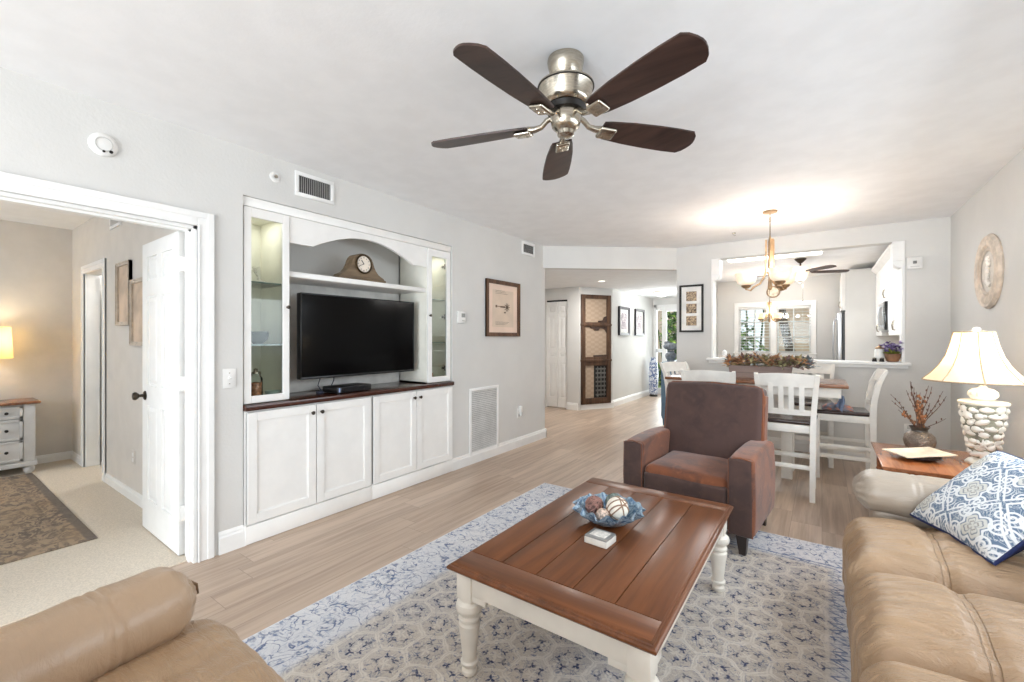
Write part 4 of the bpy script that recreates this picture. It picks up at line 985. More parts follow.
for sx in (-1, 1):
    for sy, y in ((-1, -.275), (1, .285)):
        mb = MB(); x = sx * .345; zt = .128; zb = .0118 if sy < 0 else 0
        V = []
        for z, h_, dx, dy in ((zt, .032, 0, 0), (zb, .018, sx * .006, sy * .012)):
            V += [(x + dx - h_, y + dy - h_, z), (x + dx + h_, y + dy - h_, z), (x + dx + h_, y + dy + h_, z), (x + dx - h_, y + dy + h_, z)]
        mb.add(V, [(0, 1, 2, 3), (7, 6, 5, 4), (0, 4, 5, 1), (1, 5, 6, 2), (2, 6, 7, 3), (3, 7, 4, 0)]); t.part('leg', mb, mat('espresso_wood', (40, 32, 30), .35), smooth=False)

# ------------------------------------------------------------------ leather sofas
def leather_seat(lo, hi, r, front, seam=None, puff=.045, amp=.008, seg=(22, 16, 6), ph=0.0, over=0.0):  # noqa
    """front: 0=-x side, 1=+y side is the front roll; wrinkles run across"""
    cx = [(a + b) / 2 for a, b in zip(lo, hi)]
    def fn(p, q):
        p = Vector(p); top = max(0, q[2])
        p.z += puff * (1 - abs(q[0]) ** 3) * (1 - abs(q[1]) ** 2) * (1 if q[2] > 0 else 0)
        wv = Vector((p.x + cx[0], p.y + cx[1], p.z + cx[2]))
        if front == 0:
            n1 = noise.noise(Vector((wv.x * 3.5 + ph, wv.y * 11, wv.z * 4))); n2 = noise.noise(Vector((wv.x * 6 + ph, wv.y * 26 + wv.x * 6, 3 + wv.z * 5)))
        else:
            n1 = noise.noise(Vector((wv.x * 11, wv.y * 3.5 + ph, wv.z * 4))); n2 = noise.noise(Vector((wv.x * 26 + wv.y * 6, wv.y * 6 + ph, 3 + wv.z * 5)))
        d = amp * n1 + amp * .6 * n2
        if seam is not None:
            s = (wv.x if front == 0 else wv.y) - seam
            if q[2] > .3: d -= .016 * math.exp(-(s / .02) ** 2); d -= .004 * math.exp(-((abs(s) - .022) / .006) ** 2)
        nrm = Vector((q[0] ** 3, q[1] ** 3, q[2] ** 3)); nrm = nrm.normalized() if nrm.length > 0 else Vector((0, 0, 1))
        p += nrm * d
        return p
    return MB().rbox(lo, hi, r, 6, seg, fn)
def roll(lo, hi, r, axis, seg, seams=(), amp=.006, end=0.0, ph=0):
    cx = [(a + b) / 2 for a, b in zip(lo, hi)]
    def fn(p, q):
        p = Vector(p); wv = p + Vector(cx)
        d = amp * noise.noise(wv * 5 + Vector((ph, 0, 0))) + amp * .5 * noise.noise(wv * 13)
        s = wv[axis]
        for sm in seams: d -= .0045 * math.exp(-((s - sm) / .007) ** 2) + .0045 * math.exp(-((s - sm - .024) / .007) ** 2)
        e = max(0, abs(q[axis]) - .82) / .18
        if e > 0:   # gathered ends
            o = [i for i in range(3) if i != axis]; an = math.atan2(q[o[1]], q[o[0]]); d += .006 * e * math.sin(an * 11) - end * e * e
        nrm = Vector(q); nrm[axis] = 0; nrm = nrm.normalized() if nrm.length > 0 else Vector((0, 0, 1))
        return p + nrm * d
    return MB().rbox(lo, hi, r, 6, seg, fn)
t = Thing('sofa', 'long sand-coloured leather sofa against the wall with the oval medallion', 'sofa', (.56, 1.75, 0))
t.part('base_frame', MB().rbox((.15, .5, .03), (1.02, 2.97, .26), .03, 2), leather_m)
ys = [(.5, 1.045), (1.04, 1.585), (1.58, 2.125), (2.12, 2.735)]
for k, (a, b) in enumerate(ys):
    c_ = t.part('seat_cushion', leather_seat((.085, a, .09), (.8, b, .455), .088, 0, .365, .062, .014, (60, 60, 10), ph=k * 3.1), leather_seam_m, ang=70)
    t.part('back_cushion', roll((.7, a + .005, .42), (1.03, b - .005, .93), .13, 1, (6, 14, 10), (), .008, ph=k), leather_m, ang=70)
for a, b in ((2.735, 3.0), (.235, .5)):
    r_ = t.part('arm', MB().rbox((.2, a + .03, .04), (1.02, b - .01, .5), .04, 3), leather_arm_m)
    t.part('arm_pillow', roll((.13, a - .01, .462), (1.02, b + .02, .638), .086, 0, (90, 5, 3), (.36, .62), .006, .01), leather_arm_m, parent=r_, ang=70)
t = Thing('loveseat', 'sand-coloured leather seat with padded arm beside the bedroom opening', 'sofa', (-1.0, .1, 0))
t.part('base_frame', MB().rbox((-1.6, -.42, .03), (-.4, .48, .26), .03, 2), leather_m)
for k, (a, b) in enumerate(((-1.66, -.93), (-.935, -.42))):
    t.part('seat_cushion', leather_seat((a, -.2, .1), (b, .63, .45), .12, 1, None, .03, .012, (44, 50, 8), ph=k * 2.3), leather_m, ang=70)
    t.part('back_cushion', roll((a + .005, -.47, .42), (b - .005, -.14, .93), .13, 0, (12, 6, 10), (), .008), leather_m, ang=70)
for a, b, rz in ((-1.655, -1.425, 9), (-.44, -.2, 0)):
    pv = Vector(((a + b) / 2, .1, 0)); Mr = Matrix.Translation(pv) @ Matrix.Rotation(R(rz), 4, 'Z') @ Matrix.Translation(-pv)
    q = MB().rbox((a + .03, -.42, .04), (b - .025, .47, .52), .04, 3); q.v = [Mr @ v for v in q.v]; r_ = t.part('arm', q, leather_m)
    q = roll((a, -.42, .432), (b, .548, .634), .098, 1, (5, 130, 3), (.04, .3), .006, .025, ph=4); 
    pv = Vector(((a + b) / 2, .1, 0)); Mr = Matrix.Translation(pv) @ Matrix.Rotation(R(rz), 4, 'Z') @ Matrix.Translation(-pv); q.v = [Mr @ v for v in q.v]
    t.part('arm_pillow', q, leather_soft_m, parent=r_, ang=70)
# throw pillow
def pillow_mat():
    t = NT('blue_grey_damask'); x, y, z = t.coords('Generated')
    x = (x - .5) * .5; y = (y - .5) * .5
    n = t.noise(None, 16, 2); x = x + (n - .5) * .012
    P = .3
    def cell(px, py):
        ax = ((px / P).fract() - .5) * P; ay = ((py / P).fract() - .5) * P
        bx = ((px / P + .5).fract() - .5) * P; by = ((py / P + .5).fract() - .5) * P
        k = (ax.abs() + ay.abs()).f('LESS_THAN', bx.abs() + by.abs())
        return ax * k + bx * (1 - k), ay * k + by * (1 - k)
    def polar(gx, gy): return (gx * gx + gy * gy).f('SQRT'), gy.f('ARCTAN2', gx)
    gx, gy = cell(x + .03, y + .02); r, th = polar(gx, gy)
    wob = (th * 4).cos() * .009 + (th * 8).cos() * .004
    dia = gx.abs() + gy.abs()
    # satellites: mirrored scroll centres round every medallion
    sx = gx.abs() - .075; sy = gy.abs() - .044; r2, t2 = polar(sx, sy)
    sp = ((r2 * 340 + t2).sin()); scroll = t.step(sp, -.05, .3) * (1 - t.step(r2, .034, .038))
    sx3 = gx.abs() - .036; sy3 = gy.abs() - .1; r3, t3 = polar(sx3, sy3)
    sp3 = ((r3 * 340 - t3).sin()); scroll3 = t.step(sp3, -.05, .3) * (1 - t.step(r3, .03, .034))
    ogee = 1 - t.step((dia - .135 + (th * 2).cos() * .006).abs(), .004, .008)
    ring = 1 - t.step((r + wob - .06).abs(), .004, .008)
    lf = t.noise(t.vec(x, y, 2), 34, 1, .5, 2.0); leafy = (1 - t.step((lf - .5).abs(), .025, .06)) * t.step(r + wob, .066, .072)
    white = ring.max(ogee).max(scroll).max(scroll3).max(leafy * .6)
    c = t.mix(t.noise(None, 60, 2), (90, 110, 134), (108, 128, 152))
    c = t.mix(white, c, (228, 230, 231))
    inner = 1 - t.step(r + wob, .044, .052); c = t.mix(inner * .9, c, (218, 216, 208))
    c = t.mix((1 - t.step((r + wob * 1.3 - .03).abs(), .002, .004)) * .75, c, (112, 122, 134)); c = t.mix((1 - t.step((r + wob * .8 - .016).abs(), .0015, .004)) * .75, c, (128, 122, 116))
    t.color(c); t.set(rough=.9); t.bump(t.noise(None, 300, 2), .2, .002)
    return t.m
navy_m = mat('navy_fabric', (30, 40, 84), .85, var=.1, vs=60)
e1 = Vector((.16, -.39, 0.0)).normalized(); e2 = Vector((.227, .195, .27)); e2 = (e2 - e1 * e2.dot(e1)).normalized(); e3 = e1.cross(e2)
if e3.x > 0: e3 = -e3
pc = Vector((.555, 2.64, .64)) + e3 * .035 + e1 * .095
t = Thing('throw_pillow', 'blue-grey and white damask throw pillow leaning on the sofa arm', 'pillow', tuple(pc), local=True)
Mp = Matrix(((e1.x, e2.x, e3.x, 0), (e1.y, e2.y, e3.y, 0), (e1.z, e2.z, e3.z, 0), (0, 0, 0, 1)))
HS = .224
def pil(sgn):
    q = MB(); n = 26
    def f(u, v):
        a, b = 2 * u - 1, 2 * v - 1; k = max(0, (1 - a ** 4) * (1 - b ** 4)) ** .6
        px = HS * a * (1 - .06 * (1 - abs(b)) ** 1.0 * abs(a) ** 2); py = HS * b * (1 - .06 * (1 - abs(a)) * abs(b) ** 2)
        return (px, py, sgn * (.006 + .062 * k + .004 * noise.noise(Vector((a * 2, b * 2, sgn)))))
    q.grid(f, n, n)
    if (sgn > 0) : pass
    else: q.f = [f_[::-1] for f_ in q.f]
    return q
def place_pillow(ob): ob.matrix_local = Mp
fr = t.part('front_cover', pil(1), pillow_mat()); place_pillow(fr)
bk = t.part('back_cover', pil(-1), navy_m, label='navy backing fabric'); place_pillow(bk)
q = MB(); ring = []
for s in range(4):
    for k in range(14):
        a = -1 + 2 * k / 14; b = {0: (a, -1), 1: (1, a), 2: (-a, 1), 3: (-1, -a)}[s]
        ring.append((HS * b[0] * (1 - .06 * (1 - abs(b[1])) * b[0] ** 2), HS * b[1] * (1 - .06 * (1 - abs(b[0])) * b[1] ** 2), 0))
q.tube(ring, .007, 6, closed=True); pp = t.part('piping', q, navy_m, label='navy piping'); place_pillow(pp)

# ------------------------------------------------------------------ end table with lamp, vase and plate
ex0, ex1, ey0, ey1, EZ = .295, .97, 3.43, 4.19, .55
t = Thing('end_table', 'honey cherry end table behind the sofa arm', 'table', (.63, 3.81, 0))
mb = MB(); mb.box((ex0, ey0, EZ - .012), (ex1, ey1, EZ), .004); mb.box((ex0 + .006, ey0 + .006, EZ - .026), (ex1 - .006, ey1 - .006, EZ - .011), .005)
t.part('tabletop', mb, cherry_m)
mb = MB()
for p in ((ex0 + .04, ey0 + .04, ex1 - .04, ey0 + .06), (ex0 + .04, ey1 - .06, ex1 - .04, ey1 - .04), (ex0 + .04, ey0 + .04, ex0 + .06, ey1 - .04), (ex1 - .06, ey0 + .04, ex1 - .04, ey1 - .04)): mb.box((p[0], p[1], EZ - .12), (p[2], p[3], EZ - .026), .002)
t.part('apron', mb, cherry_m)
for x in (ex0 + .055, ex1 - .055):
    for y in (ey0 + .055, ey1 - .055): t.part('leg', MB().lathe([(.018, 0), (.022, .01), (.018, .03), (.026, .06), (.03, .3), (.022, .36), (.03, .375), (.024, .39)], c=(x, y, 0), seg=16).box((x - .025, y - .025, .39), (x + .025, y + .025, EZ - .027), .003), cherry_m)
t.part('shelf', MB().box((ex0 + .05, ey0 + .05, .16), (ex1 - .05, ey1 - .05, .18), .004), cherry_m)
LX, LY = .80, 3.83
shell_m = mat('ivory_glaze', (230, 224, 208), .35, var=.04, vs=16); shell_dk = mat('sage_shadow_glaze', (146, 146, 130), .6, var=.2, vs=20); white_gl = mat('white_shell', (238, 235, 226), .4)
t = Thing('table_lamp', 'lit table lamp with ivory shell-covered urn base and flared cream shade', 'lamp', (LX, LY, EZ + .001))
Z0 = EZ + .001
t.part('foot', MB().lathe([(.075, 0), (.078, .012), (.07, .025), (.05, .035), (.045, .045)], c=(LX, LY, Z0), seg=28, fn=lambda a, z: 1 + .05 * math.cos(10 * a)), shell_m)
urn = t.part('urn', MB().lathe([(.045, .04), (.052, .05), (.065, .1), (.08, .18), (.092, .27), (.098, .34), (.1, .365)], c=(LX, LY, Z0), seg=32), shell_dk)
mb = MB(); prof_r = lambda z: .05 + (.098 - .05) * ((z - .05) / .3) ** .8
for row in range(8):
    z = .07 + row * .0385; nshell = 8 + row // 3
    for k in range(nshell):
        a = 2 * PI * (k + .5 * (row % 2)) / nshell + random.uniform(-.08, .08); rr = prof_r(z)
        s = random.uniform(1.0, 1.35); q = MB(Matrix.Translation((LX + rr * math.cos(a), LY + rr * math.sin(a), Z0 + z + random.uniform(-.006, .006))) @ Matrix.Rotation(a, 4, 'Z') @ Matrix.Rotation(random.uniform(-.6, .6), 4, 'X'))
        kind = (row + k) % 3
        if kind == 0: q.sphere((0, 0, 0), (.012 * s, .024 * s, .019 * s), 14, 8, fn=lambda d: 1 + .12 * math.cos(9 * math.atan2(d.z, d.y)))
        elif kind == 1: q.sphere((0, 0, 0), (.014 * s, .019 * s, .016 * s), 12, 8, fn=lambda d: 1 + .1 * math.sin(14 * d.y)); q.sphere((.002, .018 * s, .004), (.009, .012, .01), 10, 6)
        else: q.sphere((0, 0, 0), (.013 * s, .027 * s, .013 * s), 12, 8); q.sphere((.002, 0, .01), (.01, .013, .012), 10, 6)
        mb.add(q.v, q.f)
t.part('shell_relief', mb, white_gl, parent=urn)
q = MB(); a0 = math.atan2(-LY, -LX)
sc = Vector((LX + .088 * math.cos(a0), LY + .088 * math.sin(a0), Z0 + .135)); ux = Vector((-math.sin(a0), math.cos(a0), 0))
for k in range(5):
    b = PI / 2 + 2 * PI * k / 5; dr = ux * math.cos(b) + Vector((0, 0, 1)) * math.sin(b); q.tube([sc, sc + dr * .016, sc + dr * .03], [.008, .006, .002], 8)
t.part('starfish', q, white_gl, parent=urn)
t.part('rim', MB().lathe([(.098, .362), (.112, .368), (.113, .38), (.104, .386), (.05, .388), (.03, .4)], c=(LX, LY, Z0), seg=32), shell_m)
t.part('finial_shell', MB().lathe([(.028, .39), (.05, .4), (.064, .42), (.062, .44), (.045, .458), (.02, .466), (.012, .48)], c=(LX, LY, Z0), seg=60, fn=lambda a, z: 1 + .06 * math.cos(15 * a)), white_gl)
t.part('harp_rod', MB().lathe([(.006, .47), (.006, .815)], c=(LX, LY, Z0), seg=8).lathe([(.017, .5), (.017, .55)], c=(LX, LY, Z0), seg=12), nickel_m)
SX, SY = LX - .045, LY - .03
sm = NT('lamp_shade_fabric'); nz = sm.noise(None, 40, 2); colr = sm.mix(nz, (244, 228, 200), (250, 238, 214)); sm.color(colr); sm.set(rough=.9)
trl = sm.n.new('ShaderNodeBsdfTranslucent'); sm.link(colr, trl.inputs[0]); mxs = sm.n.new('ShaderNodeMixShader'); mxs.inputs[0].default_value = .42
sm.link(sm.b.outputs[0], mxs.inputs[1]); sm.link(trl.outputs[0], mxs.inputs[2]); sm.link(mxs.outputs[0], sm.out.inputs[0])
sp_ = [(.088, .805), (.09, .8), (.104, .73), (.125, .66), (.155, .6), (.194, .548), (.23, .512), (.232, .507)]
mb = MB(); nseg = 8; V = []; prof2 = [(r_, z) for r_, z in sp_]
mb.lathe(prof2, c=(SX, SY, Z0), seg=48, cap=False, fn=lambda a, z: 1 - .018 * abs(math.sin(a * 4)))
sh = t.part('lamp_shade', mb, sm.m)
mb = MB()
for k in range(8):
    a = 2 * PI * k / 8; mb.tube([(SX + (r_ + .0015) * math.cos(a), SY + (r_ + .0015) * math.sin(a), Z0 + z) for r_, z in sp_], .0035, 6)
for r_, z in (sp_[0], sp_[-1]): mb.tube([(SX + (r_ + .001) * (1 - .018 * abs(math.sin(a * 4))) * math.cos(a), SY + (r_ + .001) * (1 - .018 * abs(math.sin(a * 4))) * math.sin(a), Z0 + z) for a in [2 * PI * k / 48 for k in range(48)]], .0045, 6, closed=True)
t.part('trim_braid', mb, mat('taupe_braid', (172, 150, 120), .8, var=.1, vs=80), parent=sh)
t.part('finial', MB().sphere((SX + .01, SY, Z0 + .822), (.02, .02, .014), 12, 8).lathe([(.008, .8), (.008, .815)], c=(SX + .01, SY, Z0), seg=10), white_gl)
t.part('bulb', MB().sphere((LX - .02, LY - .015, Z0 + .62), (.026, .026, .036), 12, 8), mat('bulb_glow', (255, 236, 200), .5, emit=(255, 224, 170), es=6))
point('lamp_light', (LX - .02, LY - .015, Z0 + .7), 2.6, (1, .84, .62), .04)
# vase with dried branches
vx, vy = .545, 4.06
t = Thing('vase', 'squat grey-brown hammered vase holding dried branches on the end table', 'vase', (vx, vy, Z0))
vm = NT('hammered_pewter'); vv = vm.voronoi(None, 95); vm.color(vm.mix(vm.step(vm.noise(None, 12, 3), .3, .7), (116, 104, 94), (152, 140, 128))); vm.set(rough=.45, metal=.45); vm.bump(vv, .8, .006)
t.part('body', MB().lathe([(.055, 0), (.062, .004), (.078, .03), (.086, .065), (.08, .1), (.06, .122), (.045, .13)], c=(vx, vy, Z0), seg=36), vm.m)
t.part('neck', MB().lathe([(.045, .128), (.042, .14), (.05, .155), (.056, .162), (.05, .16), (.038, .14), (.03, .1)], c=(vx, vy, Z0), seg=28, cap=False), mat('dark_pewter', (92, 86, 80), .4, .5))
tw = mat('dry_twig', (92, 66, 54), .85, var=.2, vs=40); pod = mat('russet_pod', (138, 94, 64), .85, var=.2, vs=60)
ux = Vector((math.cos(YAW), math.sin(YAW), 0)); uy = Vector((-math.sin(YAW), math.cos(YAW), 0)); bo = Vector((vx, vy, Z0 + .12))
mb = MB(); pm = MB()
def twig(dx, dz, dy=0, bud=6, r=.0035, cl=0):
    pts = []
    for k in range(9):
        s = k / 8; pts.append(bo + ux * (dx * s ** 1.15 + .008 * math.sin(7 * s + dx * 20)) + uy * (dy * s) + Vector((0, 0, dz * s + .006 * math.sin(5 * s))))
    mb.tube(pts, [r * (1 - .6 * k / 8) for k in range(9)], 6)
    for k in range(bud):
        s = .35 + .65 * (k + .5) / bud; p = pts[int(s * 8)] + Vector((random.uniform(-.005, .005), random.uniform(-.005, .005), random.uniform(-.004, .01))); pm_ = mb; pm_.sphere(p, (.004, .004, .008), 6, 5)
    for k in range(cl):
        s = .38 + .6 * k / cl; p = pts[min(8, int(s * 8))] + Vector((random.uniform(-.014, .014), random.uniform(-.014, .014), random.uniform(-.014, .014))); pm.sphere(p, (.0065, .0065, .012), 8, 6)
twig(-.2, .27); twig(-.06, .36); twig(-.03, .35, .03); twig(.035, .33, -.02, 7); twig(.02, .28, .05, 5); twig(.19, .29, .02, 7); twig(.16, .26, -.03, 4); twig(.2, .1, .01, 3); twig(.13, .2, .06, 4); twig(-.15, .22, .04, 5); twig(-.1, .3, -.02, 6); twig(.09, .32, .01, 6); twig(-.005, .31, .04, 6)
twig(-.12, .16, .02, 0, .004, 12); twig(.0, .28, 0, 0, .004, 18); twig(.035, .24, .02, 0, .004, 16); twig(-.025, .22, -.03, 0, .004, 14); twig(.045, .14, .0, 0, .004, 10)
t = Thing('dried_branches', 'dried twigs and russet seed pods standing in the grey-brown vase', 'branches', (vx, vy, Z0 + .05))
t.part('twigs', mb, tw); t.part('seed_pods', pm, pod)
# plate on a dark stand
t = Thing('display_plate', 'cream square plate on a dark blue-black dish on the end table', 'plate', (.5, 3.76, Z0), R(30), local=True)
t.part('dish', MB().lathe([(.05, 0), (.075, .004), (.105, .018), (.11, .024), (.1, .02), (.06, .01), (0, .008)], seg=32), mat('ink_blue_glaze', (46, 54, 66), .25))
mb = MB()
def pf(u, v):
    a, b = 2 * u - 1, 2 * v - 1; return (.135 * a * (1 + .06 * abs(b)), .098 * b * (1 + .06 * abs(a)), .03 + .016 * (max(abs(a), abs(b)) ** 3) + .01 * a)
mb.grid(pf, 16, 12, close=(0, 0, -.006)); mb.f = [f_[::-1] for f_ in mb.f]
mb.f = [f_[::-1] for f_ in mb.f]
t.part('plate', mb, mat('cream_glaze', (238, 230, 208), .3, var=.06, vs=14))

# ------------------------------------------------------------------ dining table and chairs
DX0, DX1, DY0, DY1, DZ = -1.35, .187, 4.68, 5.36, .915
t = Thing('dining_table', 'counter-height dining table with brown top and white legs', 'dining table', (-.58, 5.02, 0))
mb = MB(); mb.box((DX0, DY0, DZ - .03), (DX1, DY1, DZ), .007); mb.box((DX1 - .36, DY0 + .002, DZ - .0005), (DX1 - .358, DY1 - .002, DZ + .0006), 0, 1)
t.part('tabletop', mb, [tabletop_m, dark_m])
mb = MB()
for p in ((DX0 + .05, DY0 + .05, DX1 - .05, DY0 + .07), (DX0 + .05, DY1 - .07, DX1 - .05, DY1 - .05), (DX0 + .05, DY0 + .05, DX0 + .07, DY1 - .05), (DX1 - .07, DY0 + .05, DX1 - .05, DY1 - .05)): mb.box((p[0], p[1], DZ - .12), (p[2], p[3], DZ - .031), .002)
t.part('apron', mb, white_wood_m)
for x in (-.9, -.27):
    for y in (4.87, 5.18): t.part('leg', MB().box((x - .045, y - .045, 0), (x + .045, y + .045, DZ - .031), .006), white_wood_m)
def make_chair(lab):
    """counter-height slat-back chair facing local +y"""
    t = Thing('dining_chair', lab, 'dining chair', group='white counter-height chairs round the dining table', local=True)
    SZ = .62
    for s in (-1, 1):
        pts = [(s * .178, -.21, 0), (s * .18, -.205, .3), (s * .182, -.2, .6), (s * .19, -.208, .75), (s * .2, -.235, .9), (s * .209, -.27, .985), (s * .213, -.295, 1.028)]
        t.part('rear_leg', MB().sweep(pts, [.019, .02, .02, .019, .018, .017, .014], [.021, .022, .024, .022, .019, .015, .01], (1, 0, 0)), white_wood_m, ang=50)
        t.part('front_leg', MB().box((s * .185 - .021, .19, 0), (s * .185 + .021, .232, SZ - .02), .003), white_wood_m)
        t.part('side_stretcher', MB().box((s * .183 - .01, -.2, .2), (s * .183 + .01, .2, .235), .002).box((s * .183 - .01, -.2, .3), (s * .183 + .01, .2, .33), .002), white_wood_m)
    t.part('stretcher', MB().box((-.17, .198, .25), (.17, .22, .29), .002), white_wood_m); t.part('stretcher', MB().box((-.17, -.212, .25), (.17, -.192, .285), .002), white_wood_m)
    mb = MB()
    for p in ((-.185, .2, .185, .222), (-.18, -.21, .18, -.19), (-.196, -.19, -.174, .2), (.174, -.19, .196, .2)): mb.box((p[0], p[1], SZ - .075), (p[2], p[3], SZ - .012), .002)
    t.part('seat_frame', mb, white_wood_m)
    def sf(p, q): p = Vector(p); p.z -= .012 * (1 - q[0] ** 2) * (1 - q[1] ** 2) * (1 if q[2] > 0 else 0); p.x *= 1 + .06 * q[1]; return p
    t.part('seat', MB().rbox((-.208, -.19, SZ - .012), (.208, .245, SZ + .026), .018, 3, (8, 8, 1), sf), seat_dark_m)
    def rail(z0, z1, y0, y1, hw, bow):
        q = MB(); n = 12
        def f(u, v): a = 2 * u - 1; return (a * hw, y0 + (y1 - y0) * v - bow * (1 - a * a), z0 + (z1 - z0) * v + (.012 * (1 - a * a) * v if z1 > 1 else 0))
        q.grid(f, n, 2, close=(0, .02, 0)); q.f = [f_[::-1] for f_ in q.f]; q.f = [f_[::-1] for f_ in q.f]
        return q
    t.part('top_rail', rail(.922, 1.022, -.256, -.294, .205, .022), white_wood_m)
    t.part('lower_rail', rail(.69, .735, -.212, -.215, .185, .012), white_wood_m)
    for x in (-.108, -.036, .036, .108):
        b = .018
        t.part('slat', MB().sweep([(x, -.22 - .008, .72), (x, -.232 - .012, .8), (x, -.25 - .016, .9), (x, -.262 - .018, .955)], .018, .006, (1, 0, 0)), white_wood_m, ang=50)
    return t.o
ch = make_chair('white slat-back chair with dark seat directly behind the brown armchair back'); ch.location = (-.835, 4.47, 0)
dup(ch, (-.245, 4.47, 0), R(1), 'white slat-back chair with dark seat just past the armchair, its back to the room')
dup(ch, (.165, 5.25, 0), R(92), 'white slat-back chair in profile at the table end by the lamp')
dup(ch, (-.11, 5.72, 0), R(180), 'white slat-back chair on the far side of the dining table under the ledge')
dup(ch, (-1.2, 5.3, 0), R(-115), 'white slat-back chair at the table end by the blue console')
# crumpled cloth on the end chair
cl = NT('patterned_cloth'); a = cl.noise(None, 18, 2, .5, 1); cl.color(cl.mix(cl.step(a, .52, .62), cl.mix(cl.noise(None, 7, 2), (112, 122, 142), (148, 138, 140)), (206, 128, 98))); cl.set(rough=.9)
mb = MB()
def cf(u, v):
    x = .0 + .24 * u; y = 5.1 + .3 * v; e = (1 - abs(2 * u - 1) ** 3) * (1 - abs(2 * v - 1) ** 3)
    return (x, y, .649 + e * (.028 + .025 * noise.noise(Vector((u * 5, v * 5, 0)))) + .012 * math.sin(u * 9 + v * 4) ** 2 * e)
mb.grid(cf, 22, 22, close=(0, 0, -.004)); mb.f = [f_[::-1] for f_ in mb.f]; mb.f = [f_[::-1] for f_ in mb.f]
single('folded_cloth', mb, cl.m, 'crumpled blue-grey and coral cloth on the seat of the end chair', 'cloth', ang=80)
mb = MB(); mb.grid(lambda u, v: (.118 + .045 * u + .01 * math.sin(v * 5), 5.0 + .02 * math.sin(u * 7), .79 - .12 * v - .03 * u * v + .02 * (1 - u)), 8, 10, close=(0, .004, 0))
single('hanging_napkin', mb, mat('slate_blue_linen', (120, 134, 160), .9, var=.12, vs=30), 'slate blue napkin hanging below the dining table apron', 'napkin', ang=80)
# planter
px0, px1, py0, py1 = -.79, -.235, 4.97, 5.13
t = Thing('planter_box', 'long weathered wood planter box in the middle of the dining table', 'planter', (-.51, 5.05, DZ + .001))
mb = MB(); z0, z1 = DZ + .001, DZ + .125
mb.prism([(px0 + .02, z0), (px1 - .02, z0), (px1, z1), (px0, z1)], py0, py0 + .012, 'y'); mb.prism([(px0 + .02, z0), (px1 - .02, z0), (px1, z1), (px0, z1)], py1 - .012, py1, 'y')
mb.box((px0 + .018, py0 + .012, z0), (px1 - .018, py1 - .012, z0 + .01)); mb.bar((px0 + .026, 5.05, z0), (px0 + .006, 5.05, z1), .012, py1 - py0 - .024, up=(0, 1, 0)); mb.bar((px1 - .026, 5.05, z0), (px1 - .006, 5.05, z1), .012, py1 - py0 - .024, up=(0, 1, 0))
t.part('box', mb, planter_m, smooth=False)
t.part('soil', MB().box((px0 + .022, py0 + .012, z0 + .09), (px1 - .022, py1 - .012, z0 + .105)), mat('dry_moss', (92, 76, 58), .95, var=.3, vs=60))
def leafclump(mb, c, n, L, wd, spread, mi_fn, droop=.3, upb=.4):
    for k in range(n):
        a = random.uniform(0, 2 * PI); el = random.uniform(upb - .4, 1.2)
        d = Vector((math.cos(a) * math.cos(el), math.sin(a) * math.cos(el), math.sin(el) * .9)); s = d.cross(Vector((0, 0, 1)))
        s = s.normalized() if s.length > .01 else Vector((1, 0, 0)); nrm = s.cross(d); l = L * random.uniform(.6, 1.2); p = Vector(c) + Vector((random.uniform(-1, 1) * spread[0], random.uniform(-1, 1) * spread[1], random.uniform(-1, 1) * spread[2]))
        w_ = wd * random.uniform(.7, 1.2); m1 = p + d * l * .5 + nrm * .06 * l; tip = p + d * l - Vector((0, 0, droop * l * .5))
        mb.add([p, m1 + s * w_ / 2 - nrm * w_ * .15, tip, m1 - s * w_ / 2 - nrm * w_ * .15, m1], [(0, 1, 4), (1, 2, 4), (0, 4, 3), (4, 2, 3)], mi_fn())
leafs = [mat('rust_leaf', (158, 110, 84), .7, var=.25, vs=30), mat('olive_leaf', (150, 142, 106), .7, var=.25, vs=30), mat('plum_leaf', (122, 96, 90), .7, var=.2, vs=30), mat('tan_leaf', (196, 156, 116), .7, var=.15, vs=30), mat('blue_grey_leaf', (136, 146, 150), .7, var=.2, vs=30)]
mb = MB()
for k in range(44):
    c = (px0 - .01 + (px1 - px0 + .02) * (k + .5) / 36, 5.05 + random.uniform(-.06, .06), z1 + .02 + random.uniform(-.03, .035)); b = random.choice((0, 1, 1, 2, 3, 3, 4)); leafclump(mb, c, 20, .12, .034, (.016, .016, .014), lambda: b if random.random() < .75 else random.randrange(5))
single('succulent_foliage', mb, leafs, 'rust and olive leafy foliage filling the weathered planter box', 'plant', smooth=False)

